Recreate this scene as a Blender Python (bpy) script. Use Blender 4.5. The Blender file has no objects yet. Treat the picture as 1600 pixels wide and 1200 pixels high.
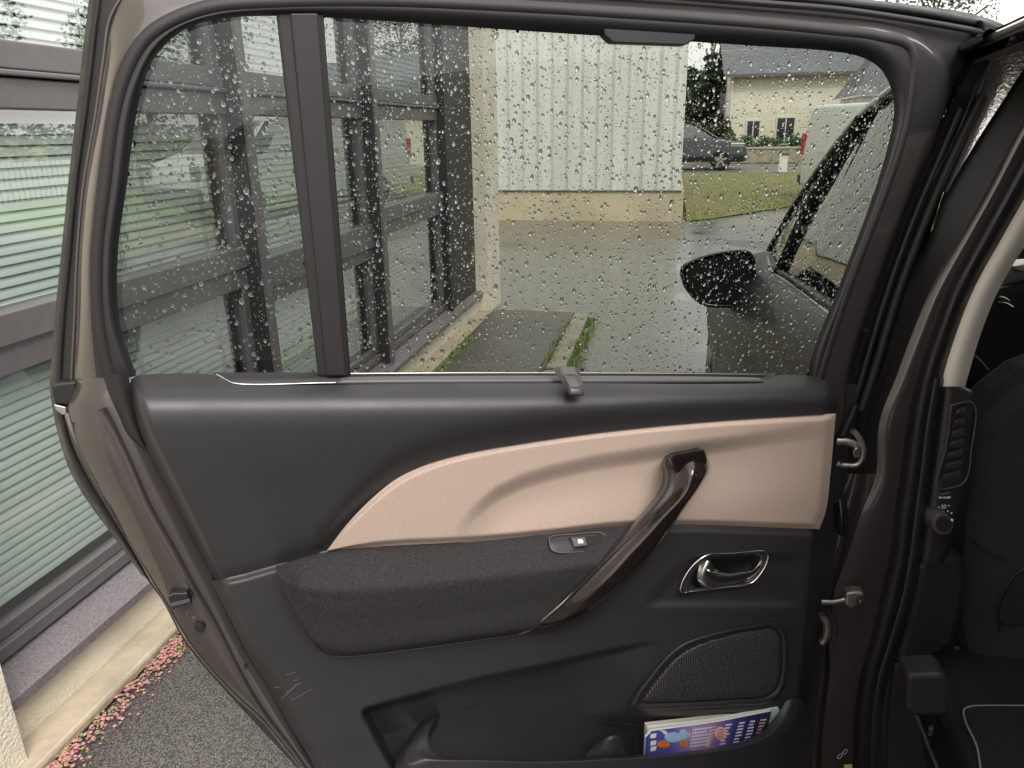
import bpy, bmesh, random
import numpy as np
from math import *
from mathutils import Vector, Matrix, noise
random.seed(7); np.random.seed(7)
SC = bpy.context.scene
COL = SC.collection

# ---------------------------------------------------------------- camera
F = 1162.0
CAM = np.array([0.0, 0.0, 1.45])
_v = np.array([252.0, -401.0, F]); _v /= np.linalg.norm(_v)
_d = np.array([50.0, 3400.0, F]); _d -= _v*_d.dot(_v); _d /= np.linalg.norm(_d)
_x = np.cross(_d, _v)
R3 = np.array([_x, _v, -_d])            # camera axes (right, down, forward) -> world
cd = bpy.data.cameras.new('camera'); cam = bpy.data.objects.new('camera', cd); COL.objects.link(cam)
cd.sensor_width = 36; cd.lens = 36*F/1600; cd.clip_start = 0.02; cd.clip_end = 2000
m = Matrix.Identity(4)
for i in range(3):
    m[i][0] = R3[i][0]; m[i][1] = -R3[i][1]; m[i][2] = -R3[i][2]; m[i][3] = CAM[i]
cam.matrix_world = m
SC.camera = cam
cd.dof.use_dof = False

# ---------------------------------------------------------------- light
W = bpy.data.worlds.new('World'); SC.world = W; W.use_nodes = True
nt = W.node_tree; nt.nodes.clear()
sky = nt.nodes.new('ShaderNodeTexSky'); sky.sky_type = 'NISHITA'; sky.sun_disc = False
SUN_EL, SUN_AZ = radians(50), radians(150)
sky.sun_elevation = SUN_EL; sky.sun_rotation = SUN_AZ; sky.air_density = 1.0; sky.dust_density = 4.0
hs = nt.nodes.new('ShaderNodeHueSaturation'); hs.inputs['Saturation'].default_value = 0.22
mx = nt.nodes.new('ShaderNodeMix'); mx.data_type = 'RGBA'; mx.inputs[0].default_value = 0.72
mx.inputs['B'].default_value = (11.0, 10.7, 10.3, 1)
bg = nt.nodes.new('ShaderNodeBackground'); bg.inputs[1].default_value = 0.12
wo = nt.nodes.new('ShaderNodeOutputWorld')
nt.links.new(sky.outputs[0], hs.inputs['Color']); nt.links.new(hs.outputs[0], mx.inputs['A'])
nt.links.new(mx.outputs['Result'], bg.inputs[0]); nt.links.new(bg.outputs[0], wo.inputs[0])
sl = bpy.data.lights.new('sun', 'SUN'); sl.energy = 1.5; sl.angle = radians(28); sl.color = (1, 0.96, 0.9)
so = bpy.data.objects.new('sun', sl); COL.objects.link(so)
sd = Vector((sin(SUN_AZ)*cos(SUN_EL), cos(SUN_AZ)*cos(SUN_EL), sin(SUN_EL)))
so.rotation_euler = sd.to_track_quat('Z', 'Y').to_euler()
SC.view_settings.view_transform = 'Standard'; SC.view_settings.look = 'None'
SC.view_settings.exposure = 1.02; SC.view_settings.gamma = 1; SC.view_settings.use_curve_mapping = False
SC.cycles.use_denoising = True
SC.cycles.max_bounces = 12; SC.cycles.transparent_max_bounces = 24; SC.cycles.transmission_bounces = 10
SC.cycles.caustics_reflective = False; SC.cycles.caustics_refractive = False
SC.cycles.sample_clamp_indirect = 6

# ---------------------------------------------------------------- materials
MATS = {}
def mat(name, col, rough=0.5, metal=0.0, bump=0.0, bscale=50, var=0.0, vscale=8, spec=0.5, coat=0.0, coatr=0.05,
        col2=None, stretch=None, detail=6, rvar=0.0, flakes=0.0):
    if name in MATS: return MATS[name]
    M = bpy.data.materials.new(name); M.use_nodes = True; N = M.node_tree.nodes; L = M.node_tree.links
    b = N['Principled BSDF']
    b.inputs['Base Color'].default_value = (*col, 1); b.inputs['Roughness'].default_value = rough
    b.inputs['Metallic'].default_value = metal; b.inputs['Specular IOR Level'].default_value = spec
    b.inputs['Coat Weight'].default_value = coat; b.inputs['Coat Roughness'].default_value = coatr
    tc = N.new('ShaderNodeTexCoord'); mp = N.new('ShaderNodeMapping')
    L.new(tc.outputs['Object'], mp.inputs[0])
    if stretch: mp.inputs['Scale'].default_value = stretch
    if var > 0 or col2 or rvar > 0:
        n = N.new('ShaderNodeTexNoise'); n.inputs['Scale'].default_value = vscale; n.inputs['Detail'].default_value = detail
        L.new(mp.outputs[0], n.inputs['Vector'])
        r = N.new('ShaderNodeMapRange'); r.inputs[1].default_value = 0.3; r.inputs[2].default_value = 0.7
        L.new(n.outputs[0], r.inputs[0])
        if var > 0 or col2:
            mc = N.new('ShaderNodeMix'); mc.data_type = 'RGBA'
            c2 = col2 if col2 else tuple(c*(1-var) for c in col)
            c1 = col if col2 else tuple(min(1, c*(1+var)) for c in col)
            mc.inputs['A'].default_value = (*c1, 1); mc.inputs['B'].default_value = (*c2, 1)
            L.new(r.outputs[0], mc.inputs[0]); L.new(mc.outputs['Result'], b.inputs['Base Color'])
        if rvar > 0:
            r2 = N.new('ShaderNodeMapRange'); r2.inputs[1].default_value = 0.35; r2.inputs[2].default_value = 0.65
            r2.inputs[3].default_value = max(0.02, rough-rvar); r2.inputs[4].default_value = min(1, rough+rvar)
            L.new(n.outputs[0], r2.inputs[0]); L.new(r2.outputs[0], b.inputs['Roughness'])
    if bump > 0:
        n2 = N.new('ShaderNodeTexNoise'); n2.inputs['Scale'].default_value = bscale; n2.inputs['Detail'].default_value = 3
        L.new(mp.outputs[0], n2.inputs['Vector'])
        bp = N.new('ShaderNodeBump'); bp.inputs['Strength'].default_value = bump; bp.inputs['Distance'].default_value = 0.01
        L.new(n2.outputs[0], bp.inputs['Height']); L.new(bp.outputs[0], b.inputs['Normal'])
    MATS[name] = M
    return M

def glass_mat(name, tint, refl=0.08, rough=0.0, power=3.0, scale=0.9):
    if name in MATS: return MATS[name]
    M = bpy.data.materials.new(name); M.use_nodes = True; N = M.node_tree.nodes; L = M.node_tree.links; N.clear()
    t = N.new('ShaderNodeBsdfTransparent'); t.inputs[0].default_value = (*tint, 1)
    g = N.new('ShaderNodeBsdfGlossy'); g.inputs['Roughness'].default_value = rough
    lw = N.new('ShaderNodeLayerWeight'); lw.inputs['Blend'].default_value = 0.5
    pw = N.new('ShaderNodeMath'); pw.operation = 'POWER'; pw.inputs[1].default_value = power
    mu = N.new('ShaderNodeMath'); mu.operation = 'MULTIPLY_ADD'; mu.inputs[1].default_value = scale; mu.inputs[2].default_value = refl
    mu.use_clamp = True
    ms = N.new('ShaderNodeMixShader'); o = N.new('ShaderNodeOutputMaterial')
    L.new(lw.outputs['Facing'], pw.inputs[0]); L.new(pw.outputs[0], mu.inputs[0]); L.new(mu.outputs[0], ms.inputs[0])
    L.new(t.outputs[0], ms.inputs[1]); L.new(g.outputs[0], ms.inputs[2]); L.new(ms.outputs[0], o.inputs[0])
    MATS[name] = M
    return M

def weave_mat(name, c1, c2, sx, sz, rough=0.9, bump=0.4, diag=False, u=(0.891, 0.454, 0), iso=False):
    """woven cloth: crossed waves along the door's own axes"""
    M = bpy.data.materials.new(name); M.use_nodes = True; N = M.node_tree.nodes; L = M.node_tree.links
    b = N['Principled BSDF']; b.inputs['Roughness'].default_value = rough; b.inputs['Sheen Weight'].default_value = 0.0 if iso else 0.1
    tc = N.new('ShaderNodeTexCoord')
    dp = N.new('ShaderNodeVectorMath'); dp.operation = 'DOT_PRODUCT'; dp.inputs[1].default_value = u
    L.new(tc.outputs['Object'], dp.inputs[0])
    sp = N.new('ShaderNodeSeparateXYZ'); L.new(tc.outputs['Object'], sp.inputs[0])
    cb = N.new('ShaderNodeCombineXYZ')
    L.new(dp.outputs['Value'], cb.inputs[0]); L.new(sp.outputs[2], cb.inputs[1])
    mp = N.new('ShaderNodeMapping'); L.new(cb.outputs[0], mp.inputs[0])
    mp.inputs['Scale'].default_value = (sx, sz, 1)
    if diag: mp.inputs['Rotation'].default_value = (0, 0, radians(24))
    vo = N.new('ShaderNodeTexVoronoi'); vo.feature = 'F1'; vo.voronoi_dimensions = '2D'; vo.inputs['Scale'].default_value = 1; vo.inputs['Randomness'].default_value = 0.45
    if iso: vo.voronoi_dimensions = '3D'; mp.inputs['Scale'].default_value = (sx, sx, sx); L.new(tc.outputs['Object'], mp.inputs[0])
    L.new(mp.outputs[0], vo.inputs['Vector'])
    ns = N.new('ShaderNodeTexNoise'); ns.inputs['Scale'].default_value = 0.6; L.new(mp.outputs[0], ns.inputs['Vector']); ns.inputs['Detail'].default_value = 4
    ad = N.new('ShaderNodeMath'); ad.operation = 'ADD'; L.new(vo.outputs['Distance'], ad.inputs[0]); L.new(ns.outputs[0], ad.inputs[1])
    r = N.new('ShaderNodeMapRange'); r.inputs[1].default_value = 0.5; r.inputs[2].default_value = 1.2; L.new(ad.outputs[0], r.inputs[0])
    mc = N.new('ShaderNodeMix'); mc.data_type = 'RGBA'; mc.inputs['A'].default_value = (*c1, 1); mc.inputs['B'].default_value = (*c2, 1)
    L.new(r.outputs[0], mc.inputs[0]); L.new(mc.outputs['Result'], b.inputs['Base Color'])
    bp = N.new('ShaderNodeBump'); bp.inputs['Strength'].default_value = bump; bp.inputs['Distance'].default_value = 0.001; bp.invert = True
    L.new(r.outputs[0], bp.inputs['Height']); L.new(bp.outputs[0], b.inputs['Normal'])
    MATS[name] = M
    return M

PAINT = mat('brown_metallic_paint', (0.068, 0.058, 0.057), 0.32, 0.45, var=0.06, vscale=900, coat=1.0, coatr=0.05)
RUBBER = mat('black_rubber', (0.010, 0.0095, 0.010), 0.45, bump=0.05, bscale=300, rvar=0.1, vscale=30)
SEAL = mat('soft_seal', (0.013, 0.012, 0.0125), 0.6, bump=0.08, bscale=500)
GRAIN = mat('grained_dark_plastic', (0.024, 0.023, 0.0255), 0.40, bump=0.11, bscale=850, var=0.1, vscale=14, rvar=0.05)
DIMPAINT = mat('dimmed_brown_paint', (0.026, 0.023, 0.022), 0.42, 0.0, spec=0.15, coat=0.12, coatr=0.08)  # same brown paint, darkened and dulled to hold down its bright reflections
PLAST = mat('smooth_dark_plastic', (0.026, 0.0245, 0.0275), 0.46, bump=0.06, bscale=700, var=0.12, vscale=9, rvar=0.06)
FRAMEP = mat('window_frame_plastic', (0.016, 0.015, 0.0175), 0.42, bump=0.05, bscale=600)
GREYP = mat('grey_plastic', (0.075, 0.073, 0.075), 0.4, bump=0.03, bscale=800)
DARK = mat('dark_void', (0.008, 0.008, 0.009), 0.8)
BEIGE = mat('beige_trim_plastic', (0.74, 0.685, 0.63), 0.6, bump=0.05, bscale=500)
CLOTH = weave_mat('beige_cloth', (0.45, 0.345, 0.288), (0.335, 0.252, 0.208), 330, 900, diag=True, bump=0.15)
DCLOTH = weave_mat('dark_cloth', (0.036, 0.034, 0.035), (0.010, 0.0095, 0.010), 400, 400, bump=0.8, iso=True)
CHROME = mat('chrome', (0.75, 0.74, 0.72), 0.12, 1.0)
SATIN = mat('satin_metal', (0.42, 0.40, 0.38), 0.3, 1.0)
STEEL = mat('dull_steel', (0.34, 0.31, 0.29), 0.42, 0.9, var=0.25, vscale=60)
GBLACK = mat('gloss_black', (0.008, 0.008, 0.01), 0.12, coat=0.6)
BRUSH = mat('brushed_brown_black', (0.05, 0.038, 0.034), 0.2, 0.7, col2=(0.018, 0.014, 0.013), vscale=40, stretch=(3, 3, 26), coat=0.5, coatr=0.12, spec=0.5)
WHITEP = mat('white_print', (0.8, 0.8, 0.78), 0.6)
CARPET = mat('black_carpet', (0.016, 0.016, 0.017), 0.95, bump=0.5, bscale=900, var=0.3, vscale=200)
PANE = glass_mat('tinted_pane', (0.43, 0.455, 0.435), 0.035, 0.0, 3.5, 0.5)
BPANE = glass_mat('building_pane', (0.90, 0.975, 0.94), 0.15, 0.0, 2.0, 1.3)
CARGLASS = mat('car_glass', (0.05, 0.06, 0.058), 0.03, 0.0, spec=1.0, coat=1.0, coatr=0.0)
WATER = bpy.data.materials.new('rain_water'); WATER.use_nodes = True
_b = WATER.node_tree.nodes['Principled BSDF']; _b.inputs['Transmission Weight'].default_value = 1; _b.inputs['IOR'].default_value = 1.33
_b.inputs['Roughness'].default_value = 0.0; _b.inputs['Base Color'].default_value = (1, 1, 1, 1)
ALU = mat('anthracite_aluminium', (0.145, 0.134, 0.135), 0.4, 0.25, var=0.08, vscale=20, bump=0.02, bscale=200)
CREAM = mat('cream_render', (0.70, 0.64, 0.52), 0.85, bump=0.55, bscale=120, var=0.12, vscale=5)
CONC = mat('wet_concrete_step', (0.50, 0.42, 0.31), 0.4, bump=0.5, bscale=40, col2=(0.30, 0.25, 0.185), vscale=7, rvar=0.2)
SLATM = mat('blind_slat', (0.86, 0.89, 0.86), 0.5, var=0.04, vscale=4)

# ---------------------------------------------------------------- projection helpers
def ray(px, py): return R3 @ np.array([px-800.0, py-600.0, F])
def hit(px, py, p, n):
    r = ray(px, py); p = np.asarray(p, float); n = np.asarray(n, float)
    return CAM + r*(((p-CAM) @ n)/(r @ n))
TH = radians(63)
DU = np.array([sin(TH), cos(TH), 0]); DN = np.array([cos(TH), -sin(TH), 0]); DH = np.array([0.27, 1.30, 0])
def DP(px, py, w=0.0): return hit(px, py, DH+DN*w, DN)          # a point on the open door's plane, w metres towards its inner side
BN = np.array([0.24, -0.97, 0]); BN /= np.linalg.norm(BN); BO = np.array([0.30, 1.37, 0])
def BP(px, py, w=0.0): return hit(px, py, BO+BN*w, BN)          # the centre pillar's plane
def XP(x): return lambda px, py, w=0.0: hit(px, py, (x+w, 0, 0), (1, 0, 0))
def YP(y): return lambda px, py, w=0.0: hit(px, py, (0, y-w, 0), (0, 1, 0))
def GP(px, py, z=0.0): return hit(px, py, (0, 0, z), (0, 0, 1))

# ---------------------------------------------------------------- mesh helpers
def link(name, verts, faces, m, parent=None, smooth=True, mats=None, fm=None, bevel=0, kind=None):
    me = bpy.data.meshes.new(name); me.from_pydata([tuple(map(float, v)) for v in verts], [], faces); me.update()
    for mm in (mats or [m]): me.materials.append(mm)
    if fm is not None:
        for p, i in zip(me.polygons, fm): p.material_index = i
    if smooth:
        for p in me.polygons: p.use_smooth = True
    o = bpy.data.objects.new(name, me); COL.objects.link(o)
    if parent: setpar(o, parent)
    if bevel:
        b = o.modifiers.new('bevel', 'BEVEL'); b.width = bevel; b.segments = 2; b.limit_method = 'ANGLE'; b.angle_limit = radians(35)
    if kind: o['kind'] = kind
    return o
def world_loc(o):
    v = Vector(o.location)
    while o.parent:
        v += o.matrix_parent_inverse.to_translation(); o = o.parent; v += Vector(o.location)
    return v
def setpar(o, parent):
    o.parent = parent
    o.matrix_parent_inverse = Matrix.Translation(world_loc(parent)).inverted() if True else Matrix()
def thing(name, label, cat, loc=(0, 0, 0), group=None):
    o = bpy.data.objects.new(name, None); COL.objects.link(o); o.location = loc; o.empty_display_size = 0.1
    o['label'] = label; o['category'] = cat
    if group: o['group'] = group
    return o
def tag(o, label, cat, group=None):
    o['label'] = label; o['category'] = cat
    if group: o['group'] = group
    return o

def cr(P, n):
    """Catmull-Rom through P (k, d), n samples per span"""
    P = np.asarray(P, float); k = len(P)
    if k == 2:
        t = np.linspace(0, 1, n+1)[:, None]; return P[0]*(1-t)+P[1]*t
    Q = np.vstack([2*P[0]-P[1], P, 2*P[-1]-P[-2]]); out = []
    for i in range(k-1):
        p0, p1, p2, p3 = Q[i:i+4]
        # centripetal-ish damping keeps corners from overshooting
        d1 = np.linalg.norm(p1-p0)+1e-9; d2 = np.linalg.norm(p2-p1)+1e-9; d3 = np.linalg.norm(p3-p2)+1e-9
        u2 = (p2-p1)/d2
        m1 = ((p1-p0)/d1+u2)*0.5*min(d2, 2.2*d1); m2 = (u2+(p3-p2)/d3)*0.5*min(d2, 2.2*d3)
        for t in np.linspace(0, 1, n, endpoint=False):
            h = np.array([2*t**3-3*t*t+1, t**3-2*t*t+t, -2*t**3+3*t*t, t**3-t*t])
            out.append(h[0]*p1+h[1]*m1+h[2]*p2+h[3]*m2)
    out.append(P[-1]); return np.array(out)
def arc(P, n, sub=12):
    """n+1 points evenly spaced along the spline"""
    C = cr(P, sub); s = np.r_[0, np.cumsum(np.linalg.norm(np.diff(C[:, :2], axis=0), axis=1))]
    t = np.linspace(0, s[-1], n+1)
    return np.stack([np.interp(t, s, C[:, i]) for i in range(C.shape[1])], 1)
def gridmesh(name, G, m, parent=None, close_u=False, close_v=False, **kw):
    """G: (a, b, 3)"""
    G = np.asarray(G); a, b = G.shape[:2]; V = G.reshape(-1, 3); Fc = []
    for i in range(a if close_u else a-1):
        for j in range(b if close_v else b-1):
            i2 = (i+1) % a; j2 = (j+1) % b
            Fc.append((i*b+j, i*b+j2, i2*b+j2, i2*b+j))
    return link(name, V, Fc, m, parent, **kw)
def spokes(name, S, ws, m, parent, plane=DP, n=8, nx=4, bulge=None, close=False, thick=None, matrule=None, mats=None, bfade=0):
    """S[k][j] = pixel of ring j at spoke k; ws[j] or S entries with own w. Rings are joined into one sheet."""
    S = [[(p[0], p[1], p[2] if len(p) > 2 else ws[j]) for j, p in enumerate(row)] for row in S]
    J = len(S[0])
    if close: S = S+[S[0]]
    rings = [cr([row[j] for row in S], n) for j in range(J)]
    a = len(rings[0]); cols = []; strips = []
    for j in range(J-1):
        for t in range(nx):
            tt = t/nx; r = rings[j]*(1-tt)+rings[j+1]*tt
            if bulge: r = r.copy(); r[:, 2] += bulge[j]*sin(pi*tt)
            cols.append(r); strips.append(j)
    cols.append(rings[-1])
    if bfade and bulge:
        for c in range(len(cols)):
            base = rings[strips[min(c, len(strips)-1)]] if c < len(strips) else None
            if base is None: continue
            j = strips[c]; tt = (c-j*nx)/nx; fl_ = rings[j]*(1-tt)+rings[j+1]*tt
            k_ = np.clip(np.arange(a)/(n*bfade), 0, 1); k_ = k_*k_*(3-2*k_)
            cols[c] = fl_+(cols[c]-fl_)*k_[:, None]
    G = np.array([[plane(*cols[c][i]) for c in range(len(cols))] for i in range(a)])
    b = len(cols); Fc = []; fm = []
    for i in range(a-1):
        for c in range(b-1):
            Fc.append((i*b+c, i*b+c+1, (i+1)*b+c+1, (i+1)*b+c))
            fm.append(matrule(i/n, strips[c]) if matrule else 0)
    o = link(name, G.reshape(-1, 3), Fc, m, parent, mats=mats, fm=fm)
    if thick: solid(o, thick)
    return o
def solid(o, t):
    s = o.modifiers.new('solid', 'SOLIDIFY'); s.thickness = abs(t); s.offset = 0; return o
def coons(name, top, bot, left, right, nu, nv, wf, m, parent, plane=DP, arcs=True):
    T = arc(top, nu); B = arc(bot, nu); Lf = arc(left, nv); Rt = arc(right, nv)
    G = np.zeros((nv+1, nu+1, 3))
    for j in range(nv+1):
        v = j/nv
        for i in range(nu+1):
            u = i/nu
            p = (1-v)*T[i]+v*B[i]+(1-u)*Lf[j]+u*Rt[j]-((1-u)*(1-v)*T[0]+u*(1-v)*T[-1]+(1-u)*v*B[0]+u*v*B[-1])
            G[j, i] = plane(p[0], p[1], wf(p[0], p[1], u, v))
    return gridmesh(name, G, m, parent)
def tube(name, P, r, m, parent, n=8, seg=8, closed=False, flat=1.0, up=None):
    """P: 3D points"""
    P = np.asarray(P, float)
    if closed: P = np.vstack([P, P[:1]])
    C = cr(P, n) if len(P) > 2 else P
    if closed: C = C[:-1]
    k = len(C); G = []
    for i in range(k):
        t = (C[(i+1) % k]-C[i-1]) if closed else (C[min(i+1, k-1)]-C[max(i-1, 0)])
        t = t/(np.linalg.norm(t)+1e-12)
        a = np.array(up if up is not None else DN, float); a = a-t*a.dot(t)
        if np.linalg.norm(a) < 1e-4: a = np.array([1.0, 0.3, 0])-t*np.dot([1, 0.3, 0], t)
        a /= np.linalg.norm(a); b = np.cross(t, a)
        rr = r[min(i, len(r)-1)] if hasattr(r, '__len__') else r
        G.append([C[i]+rr*(cos(q)*a*flat+sin(q)*b) for q in np.linspace(0, 2*pi, seg, endpoint=False)])
    G = np.array(G)
    o = gridmesh(name, G, m, parent, close_u=closed, close_v=True)
    return o
def ptube(name, pts, r, m, parent, w=0.0, plane=DP, **kw):
    return tube(name, [plane(p[0], p[1], p[2] if len(p) > 2 else w) for p in pts], r, m, parent, **kw)
def prism(name, pts, w0, w1, m, parent, plane=DP, bevel=0.0, smoothpts=0, **kw):
    """outline in pixels on a plane given real thickness w0..w1 (w1 nearer)"""
    if smoothpts: pts = [tuple(p) for p in cr(list(pts)+[pts[0]], smoothpts)[:-1]]
    P1 = [plane(p[0], p[1], w1) for p in pts]
    nrm = {DP: DN, BP: BN}.get(plane)
    if nrm is None: nrm = plane(0, 0, 1)-plane(0, 0, 0) if False else None
    if nrm is None:
        a = plane(800, 600, 0.0); # plane normal from three points
        n_ = np.cross(P1[1]-P1[0], P1[2]-P1[1]); n_ = n_/np.linalg.norm(n_)
        if n_.dot(CAM-P1[0]) < 0: n_ = -n_
        nrm = n_
    P0 = [p-nrm*(w1-w0) for p in P1]
    k = len(pts); Fc = [tuple(range(k)), tuple(range(2*k-1, k-1, -1))]
    for i in range(k): Fc.append((i, (i+1) % k, k+(i+1) % k, k+i)[::-1])
    o = link(name, P1+P0, Fc, m, parent, smooth=False, bevel=bevel, **kw)
    return o
class MB:
    def __init__(s): s.v = []; s.f = []
    def box(s, x0, x1, y0, y1, z0, z1):
        b = len(s.v); s.v += [(x, y, z) for x in (x0, x1) for y in (y0, y1) for z in (z0, z1)]
        s.f += [(b, b+1, b+3, b+2), (b+4, b+6, b+7, b+5), (b, b+4, b+5, b+1), (b+2, b+3, b+7, b+6), (b, b+2, b+6, b+4), (b+1, b+5, b+7, b+3)]
        return s
    def poly(s, P): b = len(s.v); s.v += list(P); s.f.append(tuple(range(b, b+len(P)))); return s
    def build(s, name, m, parent=None, bevel=0, smooth=False, kind=None): return link(name, s.v, s.f, m, parent, smooth=smooth, bevel=bevel, kind=kind)
def box(name, b, m, parent=None, bevel=0, kind=None): return MB().box(*b).build(name, m, parent, bevel, kind=kind)
def sstep(a, b, x):
    t = min(1, max(0, (x-a)/(b-a))); return t*t*(3-2*t)
def interp(x, P): return float(np.interp(x, [p[0] for p in P], [p[1] for p in P]))

# ================================================================ SETTING
ZR = -0.05
def asphalt(name, dark, light, rough, wet, bump, vs=160):
    M = bpy.data.materials.new(name); M.use_nodes = True; N = M.node_tree.nodes; L = M.node_tree.links; b = N['Principled BSDF']
    tc = N.new('ShaderNodeTexCoord')
    n1 = N.new('ShaderNodeTexNoise'); n1.inputs['Scale'].default_value = 190; n1.inputs['Detail'].default_value = 3
    vo = N.new('ShaderNodeTexVoronoi'); vo.inputs['Scale'].default_value = vs
    n2 = N.new('ShaderNodeTexNoise'); n2.inputs['Scale'].default_value = 0.55; n2.inputs['Detail'].default_value = 5; n2.inputs['Roughness'].default_value = 0.55
    for q in (n1, vo, n2): L.new(tc.outputs['Object'], q.inputs['Vector'])
    mc = N.new('ShaderNodeMix'); mc.data_type = 'RGBA'; mc.inputs['A'].default_value = (*dark, 1); mc.inputs['B'].default_value = (*light, 1)
    r = N.new('ShaderNodeMapRange'); r.inputs[1].default_value = 0.3; r.inputs[2].default_value = 0.8
    sc_ = N.new('ShaderNodeSeparateColor'); L.new(vo.outputs['Color'], sc_.inputs[0]); L.new(sc_.outputs[0], r.inputs[0])
    L.new(r.outputs[0], mc.inputs[0])
    dk = N.new('ShaderNodeMapRange'); dk.inputs[1].default_value = 0.40; dk.inputs[2].default_value = 0.62; dk.inputs[3].default_value = 1.15; dk.inputs[4].default_value = 0.58; L.new(n2.outputs[0], dk.inputs[0])
    vm = N.new('ShaderNodeVectorMath'); vm.operation = 'SCALE'; L.new(mc.outputs['Result'], vm.inputs[0]); L.new(dk.outputs[0], vm.inputs['Scale']); L.new(vm.outputs[0], b.inputs['Base Color'])
    r2 = N.new('ShaderNodeMapRange'); r2.inputs[1].default_value = 0.42; r2.inputs[2].default_value = 0.60
    r2.inputs[3].default_value = rough; r2.inputs[4].default_value = wet; L.new(n2.outputs[0], r2.inputs[0]); L.new(r2.outputs[0], b.inputs['Roughness'])
    bp = N.new('ShaderNodeBump'); bp.inputs['Distance'].default_value = 0.004
    r3 = N.new('ShaderNodeMapRange'); r3.inputs[1].default_value = 0.42; r3.inputs[2].default_value = 0.60; r3.inputs[3].default_value = bump; r3.inputs[4].default_value = bump*0.12
    L.new(n2.outputs[0], r3.inputs[0]); L.new(r3.outputs[0], bp.inputs['Strength'])
    L.new(vo.outputs['Distance'], bp.inputs['Height']); L.new(bp.outputs[0], b.inputs['Normal'])
    b.inputs['Coat Weight'].default_value = 0.35 if rough < .3 else 0.0; b.inputs['Coat Roughness'].default_value = 0.12
    MATS[name] = M; return M
ROADM = asphalt('wet_road_asphalt', (0.085, 0.082, 0.075), (0.165, 0.158, 0.142), 0.24, 0.04, 0.30, 220)
PATHM = asphalt('pavement_asphalt', (0.05, 0.048, 0.046), (0.20, 0.185, 0.165), 0.42, 0.25, 0.9, 330)
GRASSM = mat('lawn_green', (0.17, 0.205, 0.06), 0.9, col2=(0.23, 0.175, 0.09), vscale=0.9, bump=0.6, bscale=30)

def terrain():
    # ground sheet far to the horizon, just below the road
    V = [(-400, -300, ZR-0.03), (500, -300, ZR-0.03), (500, 900, ZR-0.03), (-400, 900, ZR-0.03)]
    link('ground', V, [(0, 1, 2, 3)], GRASSM, smooth=False)['kind'] = 'structure'
terrain()
# road: the yard in front plus far road
link('road', [(-60, -40, ZR), (3.9, -40, ZR), (3.9, 17.5, ZR), (3.0, 17.0, ZR), (2.35, 15.7, ZR), (1.25, 14.1, ZR), (0.45, 13.1, ZR), (-60, 13.1, ZR)], [tuple(range(8))], ROADM, smooth=False)['kind'] = 'structure'
link('far_road', [(-30, 26.5, 0.012), (60, 26.5, 0.012), (60, 32.5, 0.012), (-30, 32.5, 0.012)], [(0, 1, 2, 3)],
     mat('far_wet_asphalt', (0.16, 0.155, 0.15), 0.35, rvar=0.15, vscale=0.6), smooth=False)['kind'] = 'structure'
# lawn bank
def lawn():
    G = []
    edge = [(0.3, 13.12), (0.45, 13.15), (1.25, 14.15), (2.35, 15.75), (3.0, 17.05), (3.9, 17.55), (4.3, 17.6), (9, 17.8), (30, 18)]
    E_ = arc(edge, 60)
    for i in range(61):
        x, y = E_[i]; row = []
        for j in range(25):
            t = j/24; yy = y+(26.4-y)*t
            xx = x if x > 0.6 else x-(0.6-x)*0
            row.append((xx, yy, ZR+0.012+0.06*sstep(0, 0.04, t)+0.0*t+0.012*noise.noise(Vector((x*0.8, yy*0.5, 0)))))
        G.append(row)
    gridmesh('lawn', G, GRASSM, kind='structure')
    # blades near the edge and over the bank
    V = []; Fc = []
    for k in range(9000):
        x = random.uniform(0.3, 9); t = random.random()**1.6
        y0 = interp(x, edge); y = y0+(26-y0)*t
        h = random.uniform(0.03, 0.09); a = random.uniform(0, 6.28); wv = 0.012; b = len(V)
        z = ZR+0.05 if t > 0.01 else ZR
        V += [(x-wv*cos(a), y-wv*sin(a), z), (x+wv*cos(a), y+wv*sin(a), z), (x+random.uniform(-.03, .03), y+random.uniform(-.03, .03), z+h)]; Fc.append((b, b+1, b+2))
    link('lawn_grass', V, Fc, mat('grass_blade', (0.19, 0.25, 0.065), 0.7, col2=(0.3, 0.25, 0.11), vscale=1.5), smooth=False, kind='stuff')['label'] = 'short wet grass on the bank beyond the yard'
lawn()
# pavement strip in front of the glazed facade
box('pavement', (-1.401, -0.73, -8, 6.05, ZR-0.04, 0.0), PATHM, kind='structure')
kerb = box('kerb', (-0.73, -0.60, -8, 6.05, ZR-0.02, -0.028), mat('kerb_bed', (0.2, 0.18, 0.15), 0.8), kind='structure')
KM = mat('old_kerb_concrete', (0.30, 0.265, 0.21), 0.7, bump=0.5, bscale=60, col2=(0.2, 0.18, 0.14), vscale=9)
for k in range(8):
    y0 = 6.03-1.0*(k+1)
    box('kerb_stone', (-0.728, -0.602, y0+0.006, y0+0.994, -0.03, 0.004), KM, kerb, bevel=0.012)
endk = box('kerb_stone', (-1.35, -0.735, 6.052, 6.13, -0.06, 0.004), KM, kerb, bevel=0.01)

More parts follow.
